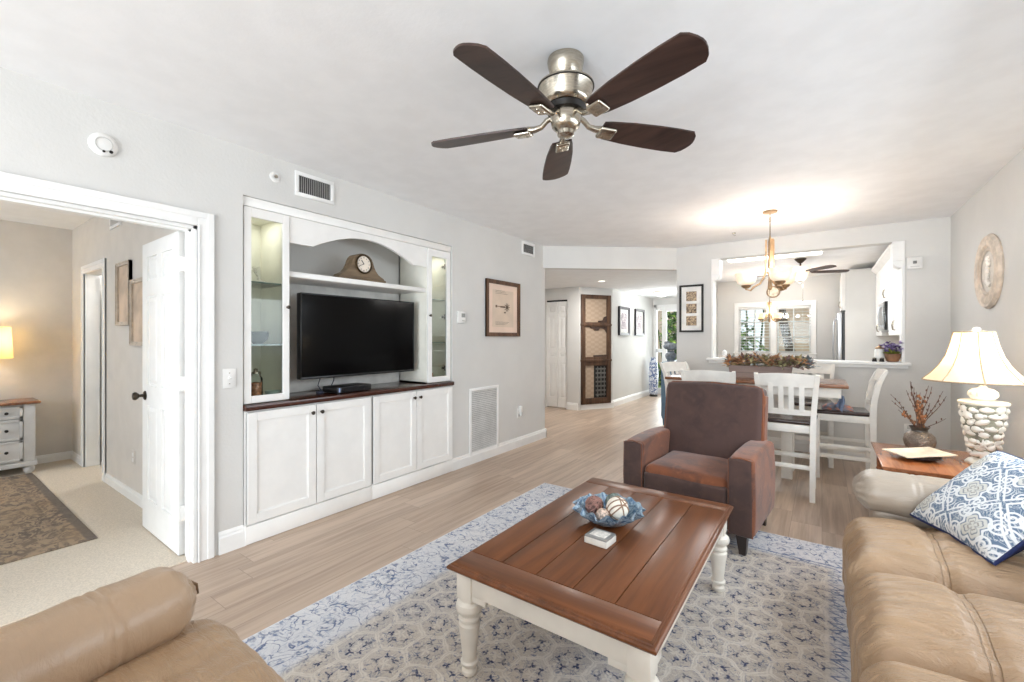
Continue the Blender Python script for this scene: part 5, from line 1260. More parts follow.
# ------------------------------------------------------------------ chandeliers
def lathe_at(mb, prof, c, **k): return mb.lathe(prof, c=c, **k)
def chandelier(name, lab, cx, cy, ztop, zcol1, zcol0, zarm, R_, glassm, angs, sc, group, glass_h=.12, glass_r=.1, link=True):
    t = Thing(name, lab, 'chandelier', (cx, cy, zarm), group=group)
    t.part('canopy', MB().lathe([(0, ztop - .026), (.03, ztop - .026), (.06 * sc, ztop - .02), (.064 * sc, ztop - .006), (.06 * sc, ztop)], c=(cx, cy, 0), seg=28), gold_m)
    t.part('downrod', MB().lathe([(.006, zcol1), (.006, ztop - .02)], c=(cx, cy, 0), seg=10).lathe([(.012, ztop - .1), (.012, ztop - .06)], c=(cx, cy, 0), seg=10), nickel_m)
    mb = MB(); mb.lathe([(.012, zcol0 - .06), (.02, zcol0 - .03), (.016, zcol0), (.016, zcol1 - .02), (.008, zcol1 + .02), (.004, zcol1 + .05)], c=(cx, cy, 0), seg=16)
    mb.lathe([(.004, zarm - .01), (.016, zarm), (.02, zarm + .015), (.012, zcol0 - .06)], c=(cx, cy, 0), seg=16)
    t.part('column', mb, gold_m)
    for k, a in enumerate(angs):
        d = Vector((math.cos(a), math.sin(a), 0)); C_ = Vector((cx, cy, 0)); s = Vector((-d.y, d.x, 0))
        P = [(.032, zcol1), (.034, zcol0), (.045, zcol0 - (zcol0 - zarm) * .3), (.085 * sc, zarm + (zcol0 - zarm) * .32), (.14 * sc, zarm + .03 * sc), (R_ * .8, zarm), (R_, zarm + .012), (R_, zarm + .045)]
        t.part('arm', MB().sweep([C_ + d * r_ + Vector((0, 0, z)) for r_, z in P], .016 * sc, .007, s), gold_m, ang=60)
        c = (cx + d.x * R_, cy + d.y * R_, zarm)
        t.part('cup', MB().lathe([(0, .02), (.018, .022), (.04, .038), (.046, .052), (.03, .056)], c=c, seg=20), gold_m)
        pr = [(.03, .052), (.052, .058), (.075 * glass_r / .1, .075), (.085 * glass_r / .1, .1), (.088 * glass_r / .1, .125), (glass_r, .05 + glass_h), (glass_r - .004, .05 + glass_h), (.08 * glass_r / .1, .12), (.07 * glass_r / .1, .08), (.03, .062)]
        t.part('glass_shade', MB().lathe(pr, c=c, seg=28, cap=False), glassm)
        point(name + '_light', (c[0], c[1], zarm + .05 + glass_h + .05), 3.3 if sc > .9 else 4.5, (1, .98, .96), .05)
    return t
B0 = math.pi * 0 + YAW
chandelier('chandelier', 'lit gold chandelier with three glass bowl shades over the dining table', -.405, 4.834, H, 2.262, 1.97, 1.785, .205, shade_glass_m, [B0 + R(-98), B0 + R(22), B0 + R(142)], 1.0, None)
chandelier('pendant_chandelier', 'small amber-glass chandelier hanging before the kitchen window', -.79, 9.3, H, 1.98, 1.8, 1.62, .17, shade_yellow_m, [B0 + R(5), B0 + R(185), B0 + R(-80)], .7, None, .1, .085)

# ------------------------------------------------------------------ on the dining wall and the ledge
def wall_triple(t, M, y, bk): pass
q = picture('framed_triptych', 'tall black frame with three small sepia pictures beside the hall opening', 'picture', (-1.41, YB, 1.71), (1, 0, 0), .3, .625, .024, .02, iron_m, mat('white_mat_board', (232, 230, 226), .8),
            ([(-.065, .1, .065, .225), (-.065, -.062, .065, .063), (-.065, -.225, .065, -.1)], None or (lambda n: (n.color(n.mix(n.step(n.noise(None, 16, 4, .65, 2), .38, .62), (206, 182, 150), (96, 82, 74))), n.set(rough=.8), n.m)[-1])(NT('sepia_photo'))))
t = Thing('strobe_alarm', 'small square white alarm sounder on the dining wall beside the pass-through', 'alarm', (.78, YB - .02, 2.04))
t.part('plate', MB().box((.72, YB - .035, 2.035), (.84, YB, 2.155), .006), plastic_m); t.part('lens', MB().box((.765, YB - .041, 2.085), (.795, YB - .034, 2.115), .004), mat('grey_lens', (120, 120, 118), .3)); t.part('speaker_slots', MB().box((.745, YB - .037, 2.05), (.815, YB - .0345, 2.062)), mat('grey_plastic', (196, 195, 192), .5), smooth=False)
t = Thing('wall_outlet', 'white wall outlet behind the dried branches', 'outlet', (.735, YB - .01, .32))
t.part('plate', MB().box((.7, YB - .006, .31), (.775, YB, .425), .002), plastic_m); t.part('socket', MB().box((.722, YB - .008, .375), (.753, YB - .0055, .408), .001).box((.722, YB - .008, .328), (.753, YB - .0055, .36), .001), mat('grey_plastic', (196, 195, 192), .5))
single('ceiling_hook', MB().lathe([(.018, H - .012), (.02, H - .004), (.02, H)], c=(-.83, 5.6, 0), seg=16).tube([(-.83, 5.6, H - .01), (-.83, 5.6, H - .03), (-.818, 5.6, H - .035), (-.81, 5.6, H - .025)], .003, 6), nickel_m, 'small metal ceiling hook in front of the dining wall', 'hook')
SZ_ = PZ0 + .0355
single('white_ornament', MB().lathe([(.022, 0), (.03, .01), (.026, .03), (.034, .055), (.026, .085), (.01, .1), (0, .104)], c=(-1.02, YB + .05, SZ_), seg=18), mat('white_porcelain', (240, 239, 236), .25), 'small white porcelain ornament at the end of the ledge behind the planter', 'ornament')
pxp, pyp = .615, YB + .06
t = Thing('potted_flowers', 'purple flowers in a brown pot on the pass-through ledge', 'plant', (pxp, pyp, SZ_))
t.part('pot', MB().lathe([(.038, 0), (.05, .006), (.066, .05), (.07, .085), (.062, .088), (.055, .07), (0, .068)], c=(pxp, pyp, SZ_), seg=24), mat('brown_pot', (134, 96, 70), .5, var=.15))
mb = MB()
for k in range(6): leafclump(mb, (pxp + random.uniform(-.03, .03), pyp + random.uniform(-.03, .03), SZ_ + .085), 10, .09, .045, (.02, .02, .01), lambda: 0, .5)
t.part('leaves', mb, mat('yellow_green_leaf', (140, 146, 62), .6, var=.2, vs=30), smooth=False)
mb = MB()
for k in range(40): a = random.uniform(0, 2 * PI); rr = random.uniform(.02, .11); leafclump(mb, (pxp + rr * math.cos(a), pyp + rr * math.sin(a) * .7, SZ_ + .15 + random.uniform(-.05, .045)), 9, .042, .034, (.006, .006, .005), lambda: random.randrange(2), .2)
t.part('blossoms', mb, [mat('purple_petal', (104, 84, 140), .7, var=.2, vs=30), mat('lilac_petal', (170, 156, 190), .7, var=.15, vs=30)], smooth=False)
t = Thing('canister', 'white ceramic canister with gold lid on the pass-through ledge', 'canister', (.51, YB + .09, SZ_))
t.part('body', MB().lathe([(.04, 0), (.044, .006), (.044, .12), (.036, .135)], c=(.51, YB + .09, SZ_), seg=24), mat('white_porcelain', (240, 239, 236), .25)); t.part('lid', MB().lathe([(.038, .136), (.04, .15), (.02, .16), (.01, .17), (.012, .182), (0, .186)], c=(.51, YB + .09, SZ_), seg=24), gold_m)
for sx_, sy_, lab in ((.462, YB + .02, 'small dark shaker on the ledge farther from the purple flowers'), (.522, YB + .005, 'small dark shaker on the ledge nearer the purple flowers')):
    t = Thing('salt_shaker', lab, 'shaker', (sx_, sy_, SZ_), group='dark shakers in front of the canister')
    t.part('body', MB().lathe([(.02, 0), (.022, .004), (.018, .03), (.017, .034)], c=(sx_, sy_, SZ_), seg=16), iron_m); t.part('cap', MB().lathe([(.018, .034), (.019, .04), (0, .046)], c=(sx_, sy_, SZ_), seg=16), nickel_m)
# oval medallion on the side wall
M = Matrix(((0, 0, -1, XR), (-1, 0, 0, 4.835), (0, 1, 0, 1.828), (0, 0, 0, 1)))
t = Thing('oval_medallion', 'whitewashed oval carved medallion on the wall above the lamp', 'wall decor', (XR, 4.835, 1.55))
q = MB(M); prof = [(.28, .0), (.285, .012), (.27, .03), (.25, .026), (.235, .034), (.2, .03), (.19, .018), (.17, .024), (.155, .016)]
V = []; n = 64; k = len(prof); F = []
for a in range(n):
    th = 2 * PI * a / n
    for r_, z in prof: V.append((r_ * 1.1 * math.cos(th) , r_ * math.sin(th), z))
for a in range(n):
    a2 = (a + 1) % n
    for i in range(k - 1): F.append((a * k + i, a2 * k + i, a2 * k + i + 1, a * k + i + 1))
q.add(V, F); t.part('frame', q, mat('whitewashed_wood', (208, 194, 178), .75, var=.08, vs=14, bump=.3, bs=60))
q = MB(M); q.add([(.165 * 1.1 * math.cos(2 * PI * a / n), .165 * math.sin(2 * PI * a / n), .012) for a in range(n)], [tuple(range(n))]); pl = t.part('plaque', q, mat('pale_plaster', (214, 206, 196), .8, var=.05, vs=12), smooth=False)
q = MB(M)
for s in range(9): q.sphere((random.uniform(-.04, .04), -.1 + .025 * s, .016), (.03 + random.uniform(0, .02), .022, .014), 10, 6, fn=lambda d: 1 + .3 * noise.noise(d * 4))
t.part('carved_figure', q, mat('white_relief', (236, 230, 222), .7), parent=pl)

# ------------------------------------------------------------------ kitchen beyond the ledge
KX = .705
def cup_pull(x, y, z0, z1):
    return MB().tube([(x, y, z0), (x - .018, y, z0 + .006), (x - .026, y, (z0 + z1) / 2), (x - .018, y, z1 - .006), (x, y, z1)], .0055, 8)
def kcab(lab, y0, y1, z0, z1, doors, handles, depth=XR - .004, grp='white kitchen wall cabinets', xf=KX):
    t = Thing('wall_cabinet', lab, 'cabinet', ((xf + depth) / 2, (y0 + y1) / 2, z0), group=grp)
    t.part('body', MB().box((xf + .021, y0 + .001, z0), (depth, y1 - .001, z1)), cab_m, smooth=False)
    wd = (y1 - y0) / doors
    for k in range(doors):
        a, b = y0 + k * wd + .003, y0 + (k + 1) * wd - .003; fr = .055
        mb = MB(); mb.box((xf, a, z0 + .003), (xf + .02, b, z1 - .003), .002)
        zt = z1 - .003 - fr; arch = min(.05, (b - a) * .18); pts = [(a + fr, z0 + fr), (b - fr, z0 + fr), (b - fr, zt - arch)] + [(b - fr - (b - a - 2 * fr) * j / 10, zt - arch + arch * math.sin(PI * j / 10)) for j in range(1, 10)] + [(a + fr, zt - arch)]
        ins = lambda p, e: ((p[0] - (a + b) / 2) * (1 - e / (b - a)) + (a + b) / 2, (p[1] - (z0 + z1) / 2) * (1 - e / (z1 - z0)) + (z0 + z1) / 2)
        mb.prism(pts, xf - .002, xf + .004, 'x'); mb.prism([ins(p, .03) for p in pts], xf - .008, xf, 'x')
        d_ = t.part('door', mb, cab_m, smooth=False)
        if k < len(handles): hy = a + .03 if handles[k] < 0 else b - .03; t.part('handle', cup_pull(xf, hy, z0 + .06, z0 + .17), nickel_m, parent=d_)
    return t
kcab('white two-door kitchen wall cabinet nearest the pass-through', 6.275, 7.44, 1.355, 2.33, 2, (1, -1))
kcab('white kitchen wall cabinet above the microwave', 7.445, 8.205, 1.81, 2.33, 2, (1, -1))
kcab('white kitchen wall cabinet beyond the microwave', 8.21, 9.09, 1.355, 2.33, 2, (1, -1))
mb = MB(); mb.prism([(KX + .01, 2.332), (KX - .005, 2.345), (KX - .03, 2.37), (KX - .055, 2.395), (KX - .06, 2.42), (XR - .004, 2.42), (XR - .004, 2.332)], 6.275, 9.09, 'y')
mb = MB(); V = [(KX + .01, 2.332), (KX - .005, 2.345), (KX - .03, 2.37), (KX - .055, 2.395), (KX - .06, 2.42), (XR - .004, 2.42), (XR - .004, 2.332)]
mb.prism(V, 6.275, 9.09, 'y'); single('crown_moulding', mb, cab_m, 'white crown moulding along the top of the kitchen wall cabinets', 'moulding', smooth=False)
t = Thing('microwave', 'stainless steel microwave under the kitchen wall cabinets', 'microwave', (.85, 7.83, 1.42))
mx0 = .665
t.part('body', MB().box((mx0 + .03, 7.45, 1.42), (XR - .004, 8.2, 1.805), .004), steel_m)
d_ = t.part('door', MB().box((mx0, 7.66, 1.425), (mx0 + .029, 8.198, 1.8), .004), steel_m); t.part('door_window', MB().box((mx0 - .002, 7.76, 1.48), (mx0 + .001, 8.14, 1.75)), mat('dark_glass', (18, 18, 20), .08), parent=d_, smooth=False)
t.part('handle', MB().tube([(mx0, 7.7, 1.47), (mx0 - .035, 7.7, 1.49), (mx0 - .045, 7.7, 1.61), (mx0 - .035, 7.7, 1.73), (mx0, 7.7, 1.755)], .009, 10), steel_m, parent=d_)
t.part('control_panel', MB().box((mx0, 7.452, 1.425), (mx0 + .029, 7.655, 1.8), .003), mat('dark_glass', (18, 18, 20), .08))
t.part('vent_hood', MB().box((mx0 + .03, 7.46, 1.4), (XR - .02, 8.19, 1.419)), mat('grey_metal_vent', (150, 150, 150), .4, .6), smooth=False)
t = Thing('refrigerator', 'stainless steel refrigerator with dark sides beyond the kitchen partition', 'refrigerator', (.62, 9.65, 0))
fx = .215
t.part('cabinet_body', MB().box((fx + .07, 9.225, .01), (1.0, 10.1, 1.755), .006), mat('charcoal_side', (60, 60, 62), .5))
t.part('door', MB().rbox((fx, 9.225, .7), (fx + .065, 10.1, 1.75), .012, 2), steel_m); t.part('drawer', MB().rbox((fx, 9.225, .03), (fx + .065, 10.1, .69), .012, 2), steel_m)
t.part('handle', MB().tube([(fx, 9.3, .8), (fx - .05, 9.3, .84), (fx - .062, 9.3, 1.2), (fx - .05, 9.3, 1.6), (fx, 9.3, 1.66)], .012, 10), steel_m)
kcab('white cabinet above the refrigerator', 9.225, 10.1, 1.79, 2.44, 2, (1, -1), 1.0, 'kitchen cabinets at the refrigerator', .27)
# kitchen fan with light
KF = (-.27, 8.02)
t = Thing('ceiling_fan', 'kitchen ceiling fan with dark blades and a lit glass bell shade', 'ceiling fan', (KF[0], KF[1], 2.1), local=True)
t.part('canopy', MB().lathe(zc([(0, 2.534), (.078, 2.534), (.075, 2.52), (.03, 2.472), (.02, 2.465), (0, 2.465)]), seg=28), bronze_m)
t.part('downrod', MB().lathe(zc([(.012, 2.47), (.012, 2.4)]), seg=12), bronze_m)
t.part('motor_housing', MB().lathe(zc([(0, 2.41), (.06, 2.405), (.095, 2.38), (.095, 2.34), (.06, 2.315), (0, 2.31)]), seg=30), bronze_m)
t.part('light_shade', MB().lathe(zc([(.03, 2.315), (.14, 2.4), (.145, 2.405), (.13, 2.38), (.11, 2.3), (.075, 2.22), (.035, 2.19)]), seg=30, cap=False), shade_glass_m)
point('kitchen_fan_light', (KF[0], KF[1], 2.12), 3, (.95, .97, 1), .08)
t.part('finial', MB().lathe(zc([(.036, 2.192), (.04, 2.18), (.02, 2.165), (.006, 2.155), (0, 2.15)]), seg=16), bronze_m)
t.part('pull_chain', MB().tube([(.03, 0, .08), (.03, 0, -.19)], .003, 5).sphere((.03, 0, -.2), (.008, .008, .016), 8, 6), nickel_m)
for k in range(5):
    a = R(22 + 72 * k); q = MB(Matrix.Rotation(a, 4, 'Z') @ Matrix.Translation((0, 0, .225)) @ Matrix.Rotation(R(-10), 4, 'X'))
    pts = [(.16, .04), (.3, .055), (.55, .06), (.62, .05), (.645, .02)]; q.prism(pts + [(x, -y) for x, y in reversed(pts)], -.004, .004, 'z'); t.part('blade', q, blade_m, smooth=False)
    q = MB(Matrix.Rotation(a, 4, 'Z')); q.box((.08, -.014, .222), (.2, .014, .232), .002); t.part('blade_bracket', q, bronze_m)
t = Thing('ceiling_light', 'long lit fluorescent ceiling light in the kitchen behind the pass-through header', 'ceiling light', (-.55, 7.35, 2.47))
t.part('diffuser', MB().box((-1.15, 7.08, 2.47), (.0, 7.38, 2.51), .01), panel_light_m); t.part('housing', MB().box((-1.17, 7.06, 2.511), (.02, 7.4, 2.533)), trim_m, smooth=False)
area('fluorescent_light', (-.57, 7.35, 2.465), (0, 0, 0), 1.1, .28, 21, (.88, .945, 1))
M = Matrix.Translation((-.815, 10.4, 2.262)) @ Matrix.Rotation(PI / 2, 4, 'X')
t = Thing('wall_plate', 'round brown-rimmed decorative plate on the wall over the kitchen window', 'wall decor', (-.815, 10.4, 2.14))
q = MB(M); q.lathe([(.1, 0), (.118, .006), (.122, .018), (.11, .026), (.1, .02), (.096, .01)], seg=36, cap=False); t.part('rim', q, mat('brown_rim', (150, 128, 104), .5, var=.15, vs=20))
q = MB(M); q.lathe([(.1, .002), (.1, .01), (0, .012)], seg=32); t.part('face', q, mat('cream_face', (216, 202, 182), .5, var=.15, vs=18))

# ------------------------------------------------------------------ entry hall
d = Vector((NB[0] - NA[0], NB[1] - NA[1], 0)).normalized(); mid = Vector(((NA[0] + NB[0]) / 2, (NA[1] + NB[1]) / 2, 1.11)); nrm = Vector((d.y, -d.x, 0))
M = Matrix(((d.x, nrm.x, 0, mid.x), (d.y, nrm.y, 0, mid.y), (0, 0, 1, mid.z), (0, 0, 0, 1)))
t = Thing('rustic_mirror_frame', 'tall narrow rustic brown three-pane frame on the angled hall wall', 'mirror', (mid.x, mid.y, .1))
a, b = .325, 1.01; q = MB(M)
zs = [(-b, -b + .11), (-.3, -.14), (.42, .5), (b - .07, b)]
for s in (-1, 1): q.box((s * a, .002, -b), (s * (a - .085), .045, b), .004)
for z0, z1 in zs: q.box((-a + .085, .002, z0), (a - .085, .04, z1), .003)
q.box((-a - .01, .002, .435), (a + .01, .055, .475), .004); q.box((-a - .01, .002, -.225), (a + .01, .055, -.185), .004)
t.part('frame', q, rustic_m)
q = MB(M); q.prism([(-.12, .42), (.2, .42), (.2, .39), (.08, .385), (.05, .35), (-.03, .35), (-.06, .385), (-.12, .39)], .008, .03, 'y'); q.prism([(.24, .5), (.24, .62), (.18, .6), (.15, .54), (.05, .53), (.05, .5)], .008, .03, 'y'); q.prism([(.24, .42), (.24, .3), (.2, .36), (.12, .4), (.1, .42)], .008, .03, 'y'); q.prism([(-.05, -.14), (.24, -.14), (.24, -.1), (-.05, -.11)], .008, .03, 'y')
t.part('carved_fretwork', q, mat('dark_carving', (58, 42, 34), .6, var=.2, vs=30))
pm = NT('woven_tan_panel'); x, y, z = pm.coords(); pm.color(pm.mix(pm.step(((z * 70).sin() * (x * 70).sin()), -.2, .3), (158, 138, 118), (168, 148, 128))); pm.set(rough=.6)
for z0, z1 in ((.5, b - .07), (-.14, .42)): q = MB(M); q.box((-.245, .003, z0), (.245, .012, z1)); t.part('panel', q, pm.m, smooth=False)
q = MB(M); q.box((-.245, .003, -.9), (-.04, .012, -.3)); t.part('panel', q, pm.m, smooth=False)
q = MB(M); q.box((-.04, .003, -.9), (.245, .01, -.3)); lw = t.part('lattice_panel', q, dark_m, smooth=False)
q = MB(M)
for k in range(7): q.box((.0, .01, -.86 + .08 * k), (.22, .022, -.83 + .08 * k), .004)
for k in range(3): q.box((.03 + .075 * k, .01, -.88), (.05 + .075 * k, .02, -.32), .004)
q.sphere((.03, .03, -.87), (.022, .012, .022), 10, 6); t.part('lattice', q, mat('grey_iron', (104, 102, 98), .5, .4), parent=lw)
pal = (lambda n: (n.color(n.mix(n.step(n.noise(None, 9, 4, .6, 2), .4, .62), (214, 206, 206), (146, 132, 140))), n.set(rough=.8), n.m)[-1])(NT('pale_print'))
for y, lab in ((8.49, 'dark framed pale print on the hall wall nearer the rustic frame'), (9.4, 'dark framed pale print on the hall wall nearer the entry door')):
    picture('framed_print', lab, 'picture', (-3.27, y, 1.66), (0, 1, 0), .56, .57, .05, .035, mat('dark_frame', (62, 54, 56), .4), mat('white_mat_board', (232, 230, 226), .8), ([(-.15, -.16, .15, .16)], pal), None, 'pair of hall prints')
cxa, cxb, cya, cyb, cz = -2.0, -1.63, 6.7, 7.7, .955
t = Thing('console_table', 'slate blue painted console cabinet past the end of the dining wall', 'console', (-1.81, 7.2, 0))
bl = mat('slate_blue_paint', (92, 120, 142), .5, var=.06, vs=9)
t.part('body', MB().box((cxa + .015, cya + .015, .1), (cxb, cyb - .015, cz - .025), .004), bl); t.part('top', MB().box((cxa, cya, cz - .025), (cxb, cyb, cz), .006), bl)
for x in (cxa + .04, cxb - .03):
    for y in (cya + .04, cyb - .04): t.part('leg', MB().lathe([(.014, 0), (.02, .1)], c=(x, y, 0), seg=12), bl)
for a_, b_ in ((cya + .03, 7.195), (7.205, cyb - .03)): dd = t.part('door', MB().box((cxa + .004, a_, .13), (cxa + .0149, b_, cz - .05), .003), bl); t.part('knob', MB().sphere((cxa - .008, 7.2 + (-.04 if a_ < 7 else .04), .55), .014), bronze_m, parent=dd)
sx, sy, sz = -1.9, 6.9, cz + .001
t = Thing('shell_sculpture', 'grey-blue pedestal urn with wide shell-shaped top on the slate console', 'sculpture', (sx, sy, sz))
st = mat('blue_grey_stone', (122, 130, 138), .7, var=.15, vs=24, bump=.3, bs=60)
t.part('urn', MB().lathe([(.05, 0), (.06, .01), (.055, .025), (.075, .06), (.082, .1), (.07, .13), (.05, .145), (.055, .16), (.06, .17)], c=(sx, sy, sz), seg=28), st)
t.part('shell', MB().sphere((sx, sy, sz + .235), (.105, .085, .06), 36, 14, fn=lambda d: 1 + .09 * math.sin(11 * math.atan2(d.y, d.x)) * (1 - abs(d.z))).sphere((sx - .05, sy, sz + .29), (.05, .04, .03), 14, 8), st)
vz = mat('blue_white_pattern', (222, 226, 232), .35)
n = NT('blue_white_ceramic'); v_ = n.noise(None, 12, 2, .5, 1.5); n.color(n.mix(1 - n.step((v_ - .5).abs(), .03, .07), (224, 228, 234), (70, 96, 150))); n.set(rough=.3)
t = Thing('floor_vase', 'tall blue and white patterned floor vase beside the glass entry door', 'vase', (-3.12, 9.95, 0))
t.part('body', MB().lathe([(.07, .045), (.085, .06), (.1, .3), (.105, .55), (.09, .75), (.06, .84), (.07, .88), (.062, .88), (.05, .84), (0, .8)], c=(-3.12, 9.95, 0), seg=28), n.m); t.part('base', MB().lathe([(.09, 0), (.09, .02), (.07, .045), (0, .045)], c=(-3.12, 9.95, 0), seg=24), iron_m)
t = Thing('flush_light', 'round white flush ceiling light in the entry hall', 'ceiling light', (-2.62, 8.9, HH - .11))
t.part('pan', MB().lathe([(.17, HH - .022), (.175, HH - .01), (.17, HH)], c=(-2.62, 8.9, 0), seg=32), nickel_m); t.part('dome', MB().lathe([(.0, HH - .1), (.05, HH - .097), (.1, HH - .08), (.14, HH - .05), (.155, HH - .022)], c=(-2.62, 8.9, 0), seg=32, cap=False), dome_m)
point('hall_light', (-2.62, 8.9, HH - .17), 9, (.94, .97, 1), .12)
t = Thing('added_downlight', 'small round added fill downlight in the hall ceiling above the rustic frame', 'ceiling light', (-2.95, 6.7, HH - .01))  # downlight added to brighten the hall, set where a sprinkler is
t.part('trim_ring', MB().lathe([(.055, HH - .004), (.07, HH - .006), (.075, HH)], c=(-2.95, 6.7, 0), seg=28, cap=False), plastic_m); t.part('lens', MB().lathe([(.054, HH - .003), (0, HH - .002)], c=(-2.95, 6.7, 0), seg=24), dome_m)
area('added_hall_fill', (-2.95, 6.7, HH - .012), (0, 0, 0), .1, .1, 14, (1, .97, .93))  # hall fill added with the disc above
point('bath_light', (-5.8, 1.75, 2.2), 8, (1, .98, .96), .1)

# ------------------------------------------------------------------ bedroom
t = Thing('nightstand', 'grey-white three-drawer nightstand with brown top in the bedroom', 'nightstand', (-6.45, .47, 0))
nb = mat('grey_white_paint', (208, 208, 207), .5, var=.03); ny0, ny1, nx0, nx1, nz = .12, .79, -6.66, -6.27, .705
t.part('body', MB().box((nx0, ny0, .1), (nx1 - .02, ny1, nz - .025)), nb, smooth=False)
t.part('top', MB().box((nx0, ny0 - .035, nz - .024), (nx1 + .03, ny1 + .035, nz), .008), tabletop_m)
t.part('base_moulding', MB().box((nx0, ny0 - .012, .08), (nx1 + .012, ny1 + .012, .125), .006), nb)
for y in (ny0 + .04, ny1 - .04):
    t.part('pilaster', MB().box((nx1 - .02, y - .04, .126), (nx1 - .002, y + .04, nz - .026), .004), nb)
    for x in (nx0 + .05, nx1 - .04): t.part('foot', MB().lathe([(.02, 0), (.038, .02), (.042, .05), (.03, .075), (.03, .08)], c=(x, y, .0065), seg=18), nb)
for z0, z1, two in ((.14, .335, 0), (.345, .54, 0), (.55, .665, 1)):
    mb = MB(); mb.box((nx1 - .02, ny0 + .085, z0), (nx1 + .0, ny1 - .085, z1), .003)
    for p in ((ny0 + .085, z0, ny1 - .085, z0 + .022), (ny0 + .085, z1 - .022, ny1 - .085, z1), (ny0 + .085, z0, ny0 + .107, z1), (ny1 - .107, z0, ny1 - .085, z1)): mb.box((nx1 - .001, p[0], p[1]), (nx1 + .008, p[2], p[3]), .002)
    dr = t.part('drawer', mb, nb); 
    for y in (.3, .6): t.part('knob', knob_mb(nx1 + .002, y, (z0 + z1) / 2, 1.0), iron_m, parent=dr)
bx, by = -6.45, .5
t = Thing('bedroom_lamp', 'bedroom lamp with glowing yellow drum shade on the nightstand', 'lamp', (bx, by, nz + .001))
t.part('base', MB().box((bx - .07, by - .07, nz + .001), (bx + .07, by + .07, nz + .025), .004), bronze_m); t.part('stem', MB().box((bx - .03, by - .03, nz + .025), (bx + .03, by + .03, nz + .45), .004), mat('smoky_stem', (120, 112, 106), .3, .4))
ds = NT('amber_drum_shade'); cc = ds.mix(ds.noise(None, 3, 2), (246, 214, 140), (250, 226, 160)); ds.color(cc); ds.set(rough=.9); tl = ds.n.new('ShaderNodeBsdfTranslucent'); ds.link(cc, tl.inputs[0]); ms = ds.n.new('ShaderNodeMixShader'); ms.inputs[0].default_value = .5; ds.link(ds.b.outputs[0], ms.inputs[1]); ds.link(tl.outputs[0], ms.inputs[2]); ds.link(ms.outputs[0], ds.out.inputs[0])
mb = MB(); mb.lathe([(.165, .42), (.15, .72)], c=(bx, by, nz), seg=36, cap=False); t.part('lamp_shade', mb, ds.m)
t.part('bulb', MB().sphere((bx, by, nz + .52), (.028, .028, .04), 12, 8), mat('bulb_glow', (255, 236, 200), .5, emit=(255, 224, 170), es=6))
point('bedroom_lamp_light', (bx, by, nz + .6), 3.0, (1, .88, .7), .05)
for (x, lab, z0, z1) in ((-4.76, 'pale framed picture on the bedroom wall nearer the inner doorway', 1.425, 1.955), (-4.37, 'pale framed picture on the bedroom wall nearer the open door', 1.26, 1.785)):
    picture('framed_picture', lab, 'picture', (x, 1.115, (z0 + z1) / 2), (1, 0, 0), .36, z1 - z0, .03, .024, mat('driftwood_frame', (196, 184, 170), .6, var=.06, vs=20), mat('warm_print', (198, 178, 158), .7, var=.1, vs=4), None, None, 'pair of bedroom pictures')
t = Thing('air_vent', 'small white air vent high on the bedroom wall', 'air vent', (-5.03, 1.11, 2.28))
mb = MB()
for p in ((-5.18, 2.285, -4.88, 2.31), (-5.18, 2.435, -4.88, 2.46), (-5.18, 2.31, -5.155, 2.435), (-4.905, 2.31, -4.88, 2.435)): mb.box((p[0], 1.1, p[1]), (p[2], 1.114, p[3]), .002)
t.part('frame', mb, trim_m); t.part('duct', MB().box((-5.155, 1.11, 2.31), (-4.905, 1.1145, 2.435)), mat('vent_shade', (110, 109, 107), .8), smooth=False)
mb = MB()
for k in range(12): mb.box((-5.15 + k * .0205, 1.104, 2.31), (-5.146 + k * .0205, 1.11, 2.435))
t.part('louvers', mb, trim_m, smooth=False)
rm = NT('bedroom_rug'); wv = rm.noise(rm.mapping((1, 1.6, 1)), 7, 5, .7, 2.5); w2 = rm.noise(None, 2.2, 3); f2 = rm.noise(None, 120, 2); x, y, z = rm.coords()
ee = (1.42 - x.abs()).min(.7 - y.abs()); c = rm.mix(rm.step(wv, .42, .6), (168, 148, 124), (98, 88, 82)); c = rm.mix(rm.step(w2, .4, .65) * .5, c, (170, 146, 116)); c = rm.mix((1 - rm.step((ee - .13).abs(), .01, .02)) * .25, c, (84, 78, 76)); c = rm.mix((1 - rm.step(ee, .03, .05)) * .8, c, (100, 94, 90)); c = rm.mix(f2 * .3, c, (120, 106, 92))
rm.color(c); rm.set(rough=.95); rm.bump(f2, .4, .003)
mb = MB(); mb.rbox((-6.25, -.66, .0065), (-3.87, .765, .0145), .003, 1)
q = single('bedroom_rug', mb, rm.m, 'brown and grey distressed rug on the bedroom carpet', 'rug', smooth=False)
t = Thing('wall_outlet', 'beige wall outlet low on the bedroom wall', 'outlet', (-4.55, 1.11, .3)); t.part('plate', MB().box((-4.59, 1.109, .3), (-4.51, 1.115, .41), .002), bedw_m)
t.part('socket', MB().box((-4.567, 1.1075, .36), (-4.533, 1.1095, .39)).box((-4.567, 1.1075, .318), (-4.533, 1.1095, .348)), plastic_m)

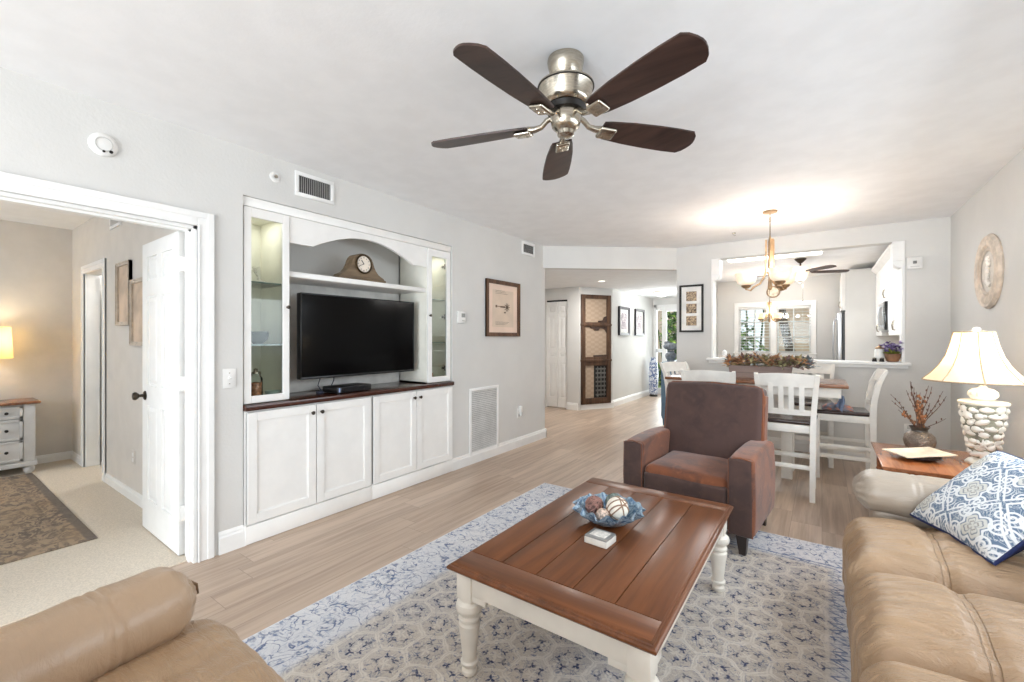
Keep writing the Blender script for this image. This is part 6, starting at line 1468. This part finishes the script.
# ------------------------------------------------------------------ outside the far windows
struct('ground', MB().box((-9, 10.6, -.2), (8, 24, -.02)), mat('lawn', (150, 168, 110), .95, var=.2, vs=8, bump=.5, bs=40), label='lawn and path outside the entry')
single('neighbour_house', MB().box((-1.45, 15.5, -.02), (3.2, 16.4, 2.9)).prism([(-1.7, 2.9), (3.5, 2.9), (3.2, 3.5), (-1.4, 3.5)], 15.2, 16.6, 'y').box((-.35, 15.47, .9), (.35, 15.5, 2.1)), mat('peach_stucco', (226, 196, 176), .9, var=.03, bump=.2, bs=60), 'peach stucco house seen through the kitchen window blinds', 'house', smooth=False)
single('garden_wall', MB().box((-5.4, 13.2, -.02), (-3.35, 13.35, 2.3)).box((-5.42, 13.18, 2.3), (-3.33, 13.37, 2.36)), mat('peach_wall', (228, 200, 184), .9, var=.03), 'peach garden wall seen through the entry door glass', 'wall panel', smooth=False)
gl = [mat('hedge_green', (96, 128, 62), .7, var=.3, vs=10), mat('lime_green', (156, 182, 84), .7, var=.25, vs=10), mat('deep_green', (58, 84, 46), .7, var=.25, vs=10)]
def bush(lab, c, sz, n, name='garden_shrub', L=.22):
    mb = MB()
    for k in range(n):
        d = Vector((random.gauss(0, 1), random.gauss(0, 1), random.gauss(0, 1))).normalized() * random.uniform(.75, 1.0)
        p = (c[0] + d.x * sz[0], c[1] + d.y * sz[1], c[2] + d.z * sz[2]); leafclump(mb, p, 6, L, L * .4, (.05, .05, .05), lambda: random.choice((0, 0, 1, 2)), .4, .2)
    for k in range(4): mb.tube([(c[0] + .1 * k - .15, c[1], -.02), (c[0] + .25 * (k - 1.5), c[1], c[2])], [.03, .015], 6, 2)
    single(name, mb, gl, lab, 'shrub', smooth=False)
bush('low bright green shrub outside the kitchen window', (-1.9, 13.0, .75), (.9, .5, .7), 130)
bush('tall green shrub behind the low one outside the kitchen window', (-2.7, 15.5, 1.4), (1.0, .6, 1.3), 150)
bush('leafy overhanging tree crown outside the kitchen window', (-1.6, 13.6, 2.9), (1.8, .8, .5), 170, 'tree_crown')
bush('dark green palm-like shrub outside the entry door', (-3.32, 12.2, 1.55), (.2, .3, .9), 70, 'garden_shrub', .3)
bush('olive shrub at the foot of the garden wall', (-3.8, 12.6, .3), (.25, .15, .3), 40)
bush('green tree top above the garden wall', (-4.9, 14.4, 2.5), (.8, .5, .7), 90)
single('palm_trunk', MB().tube([(-.52, 12.4, -.02), (-.6, 12.4, .9), (-.74, 12.4, 1.6), (-.86, 12.4, 2.4), (-.92, 12.4, 3.4)], [.12, .1, .09, .085, .08], 14), mat('palm_bark', (84, 70, 60), .9, var=.3, vs=24, bump=.6, bs=30, stretch=(1, 1, 4)), 'leaning dark palm trunk outside the kitchen window', 'tree')
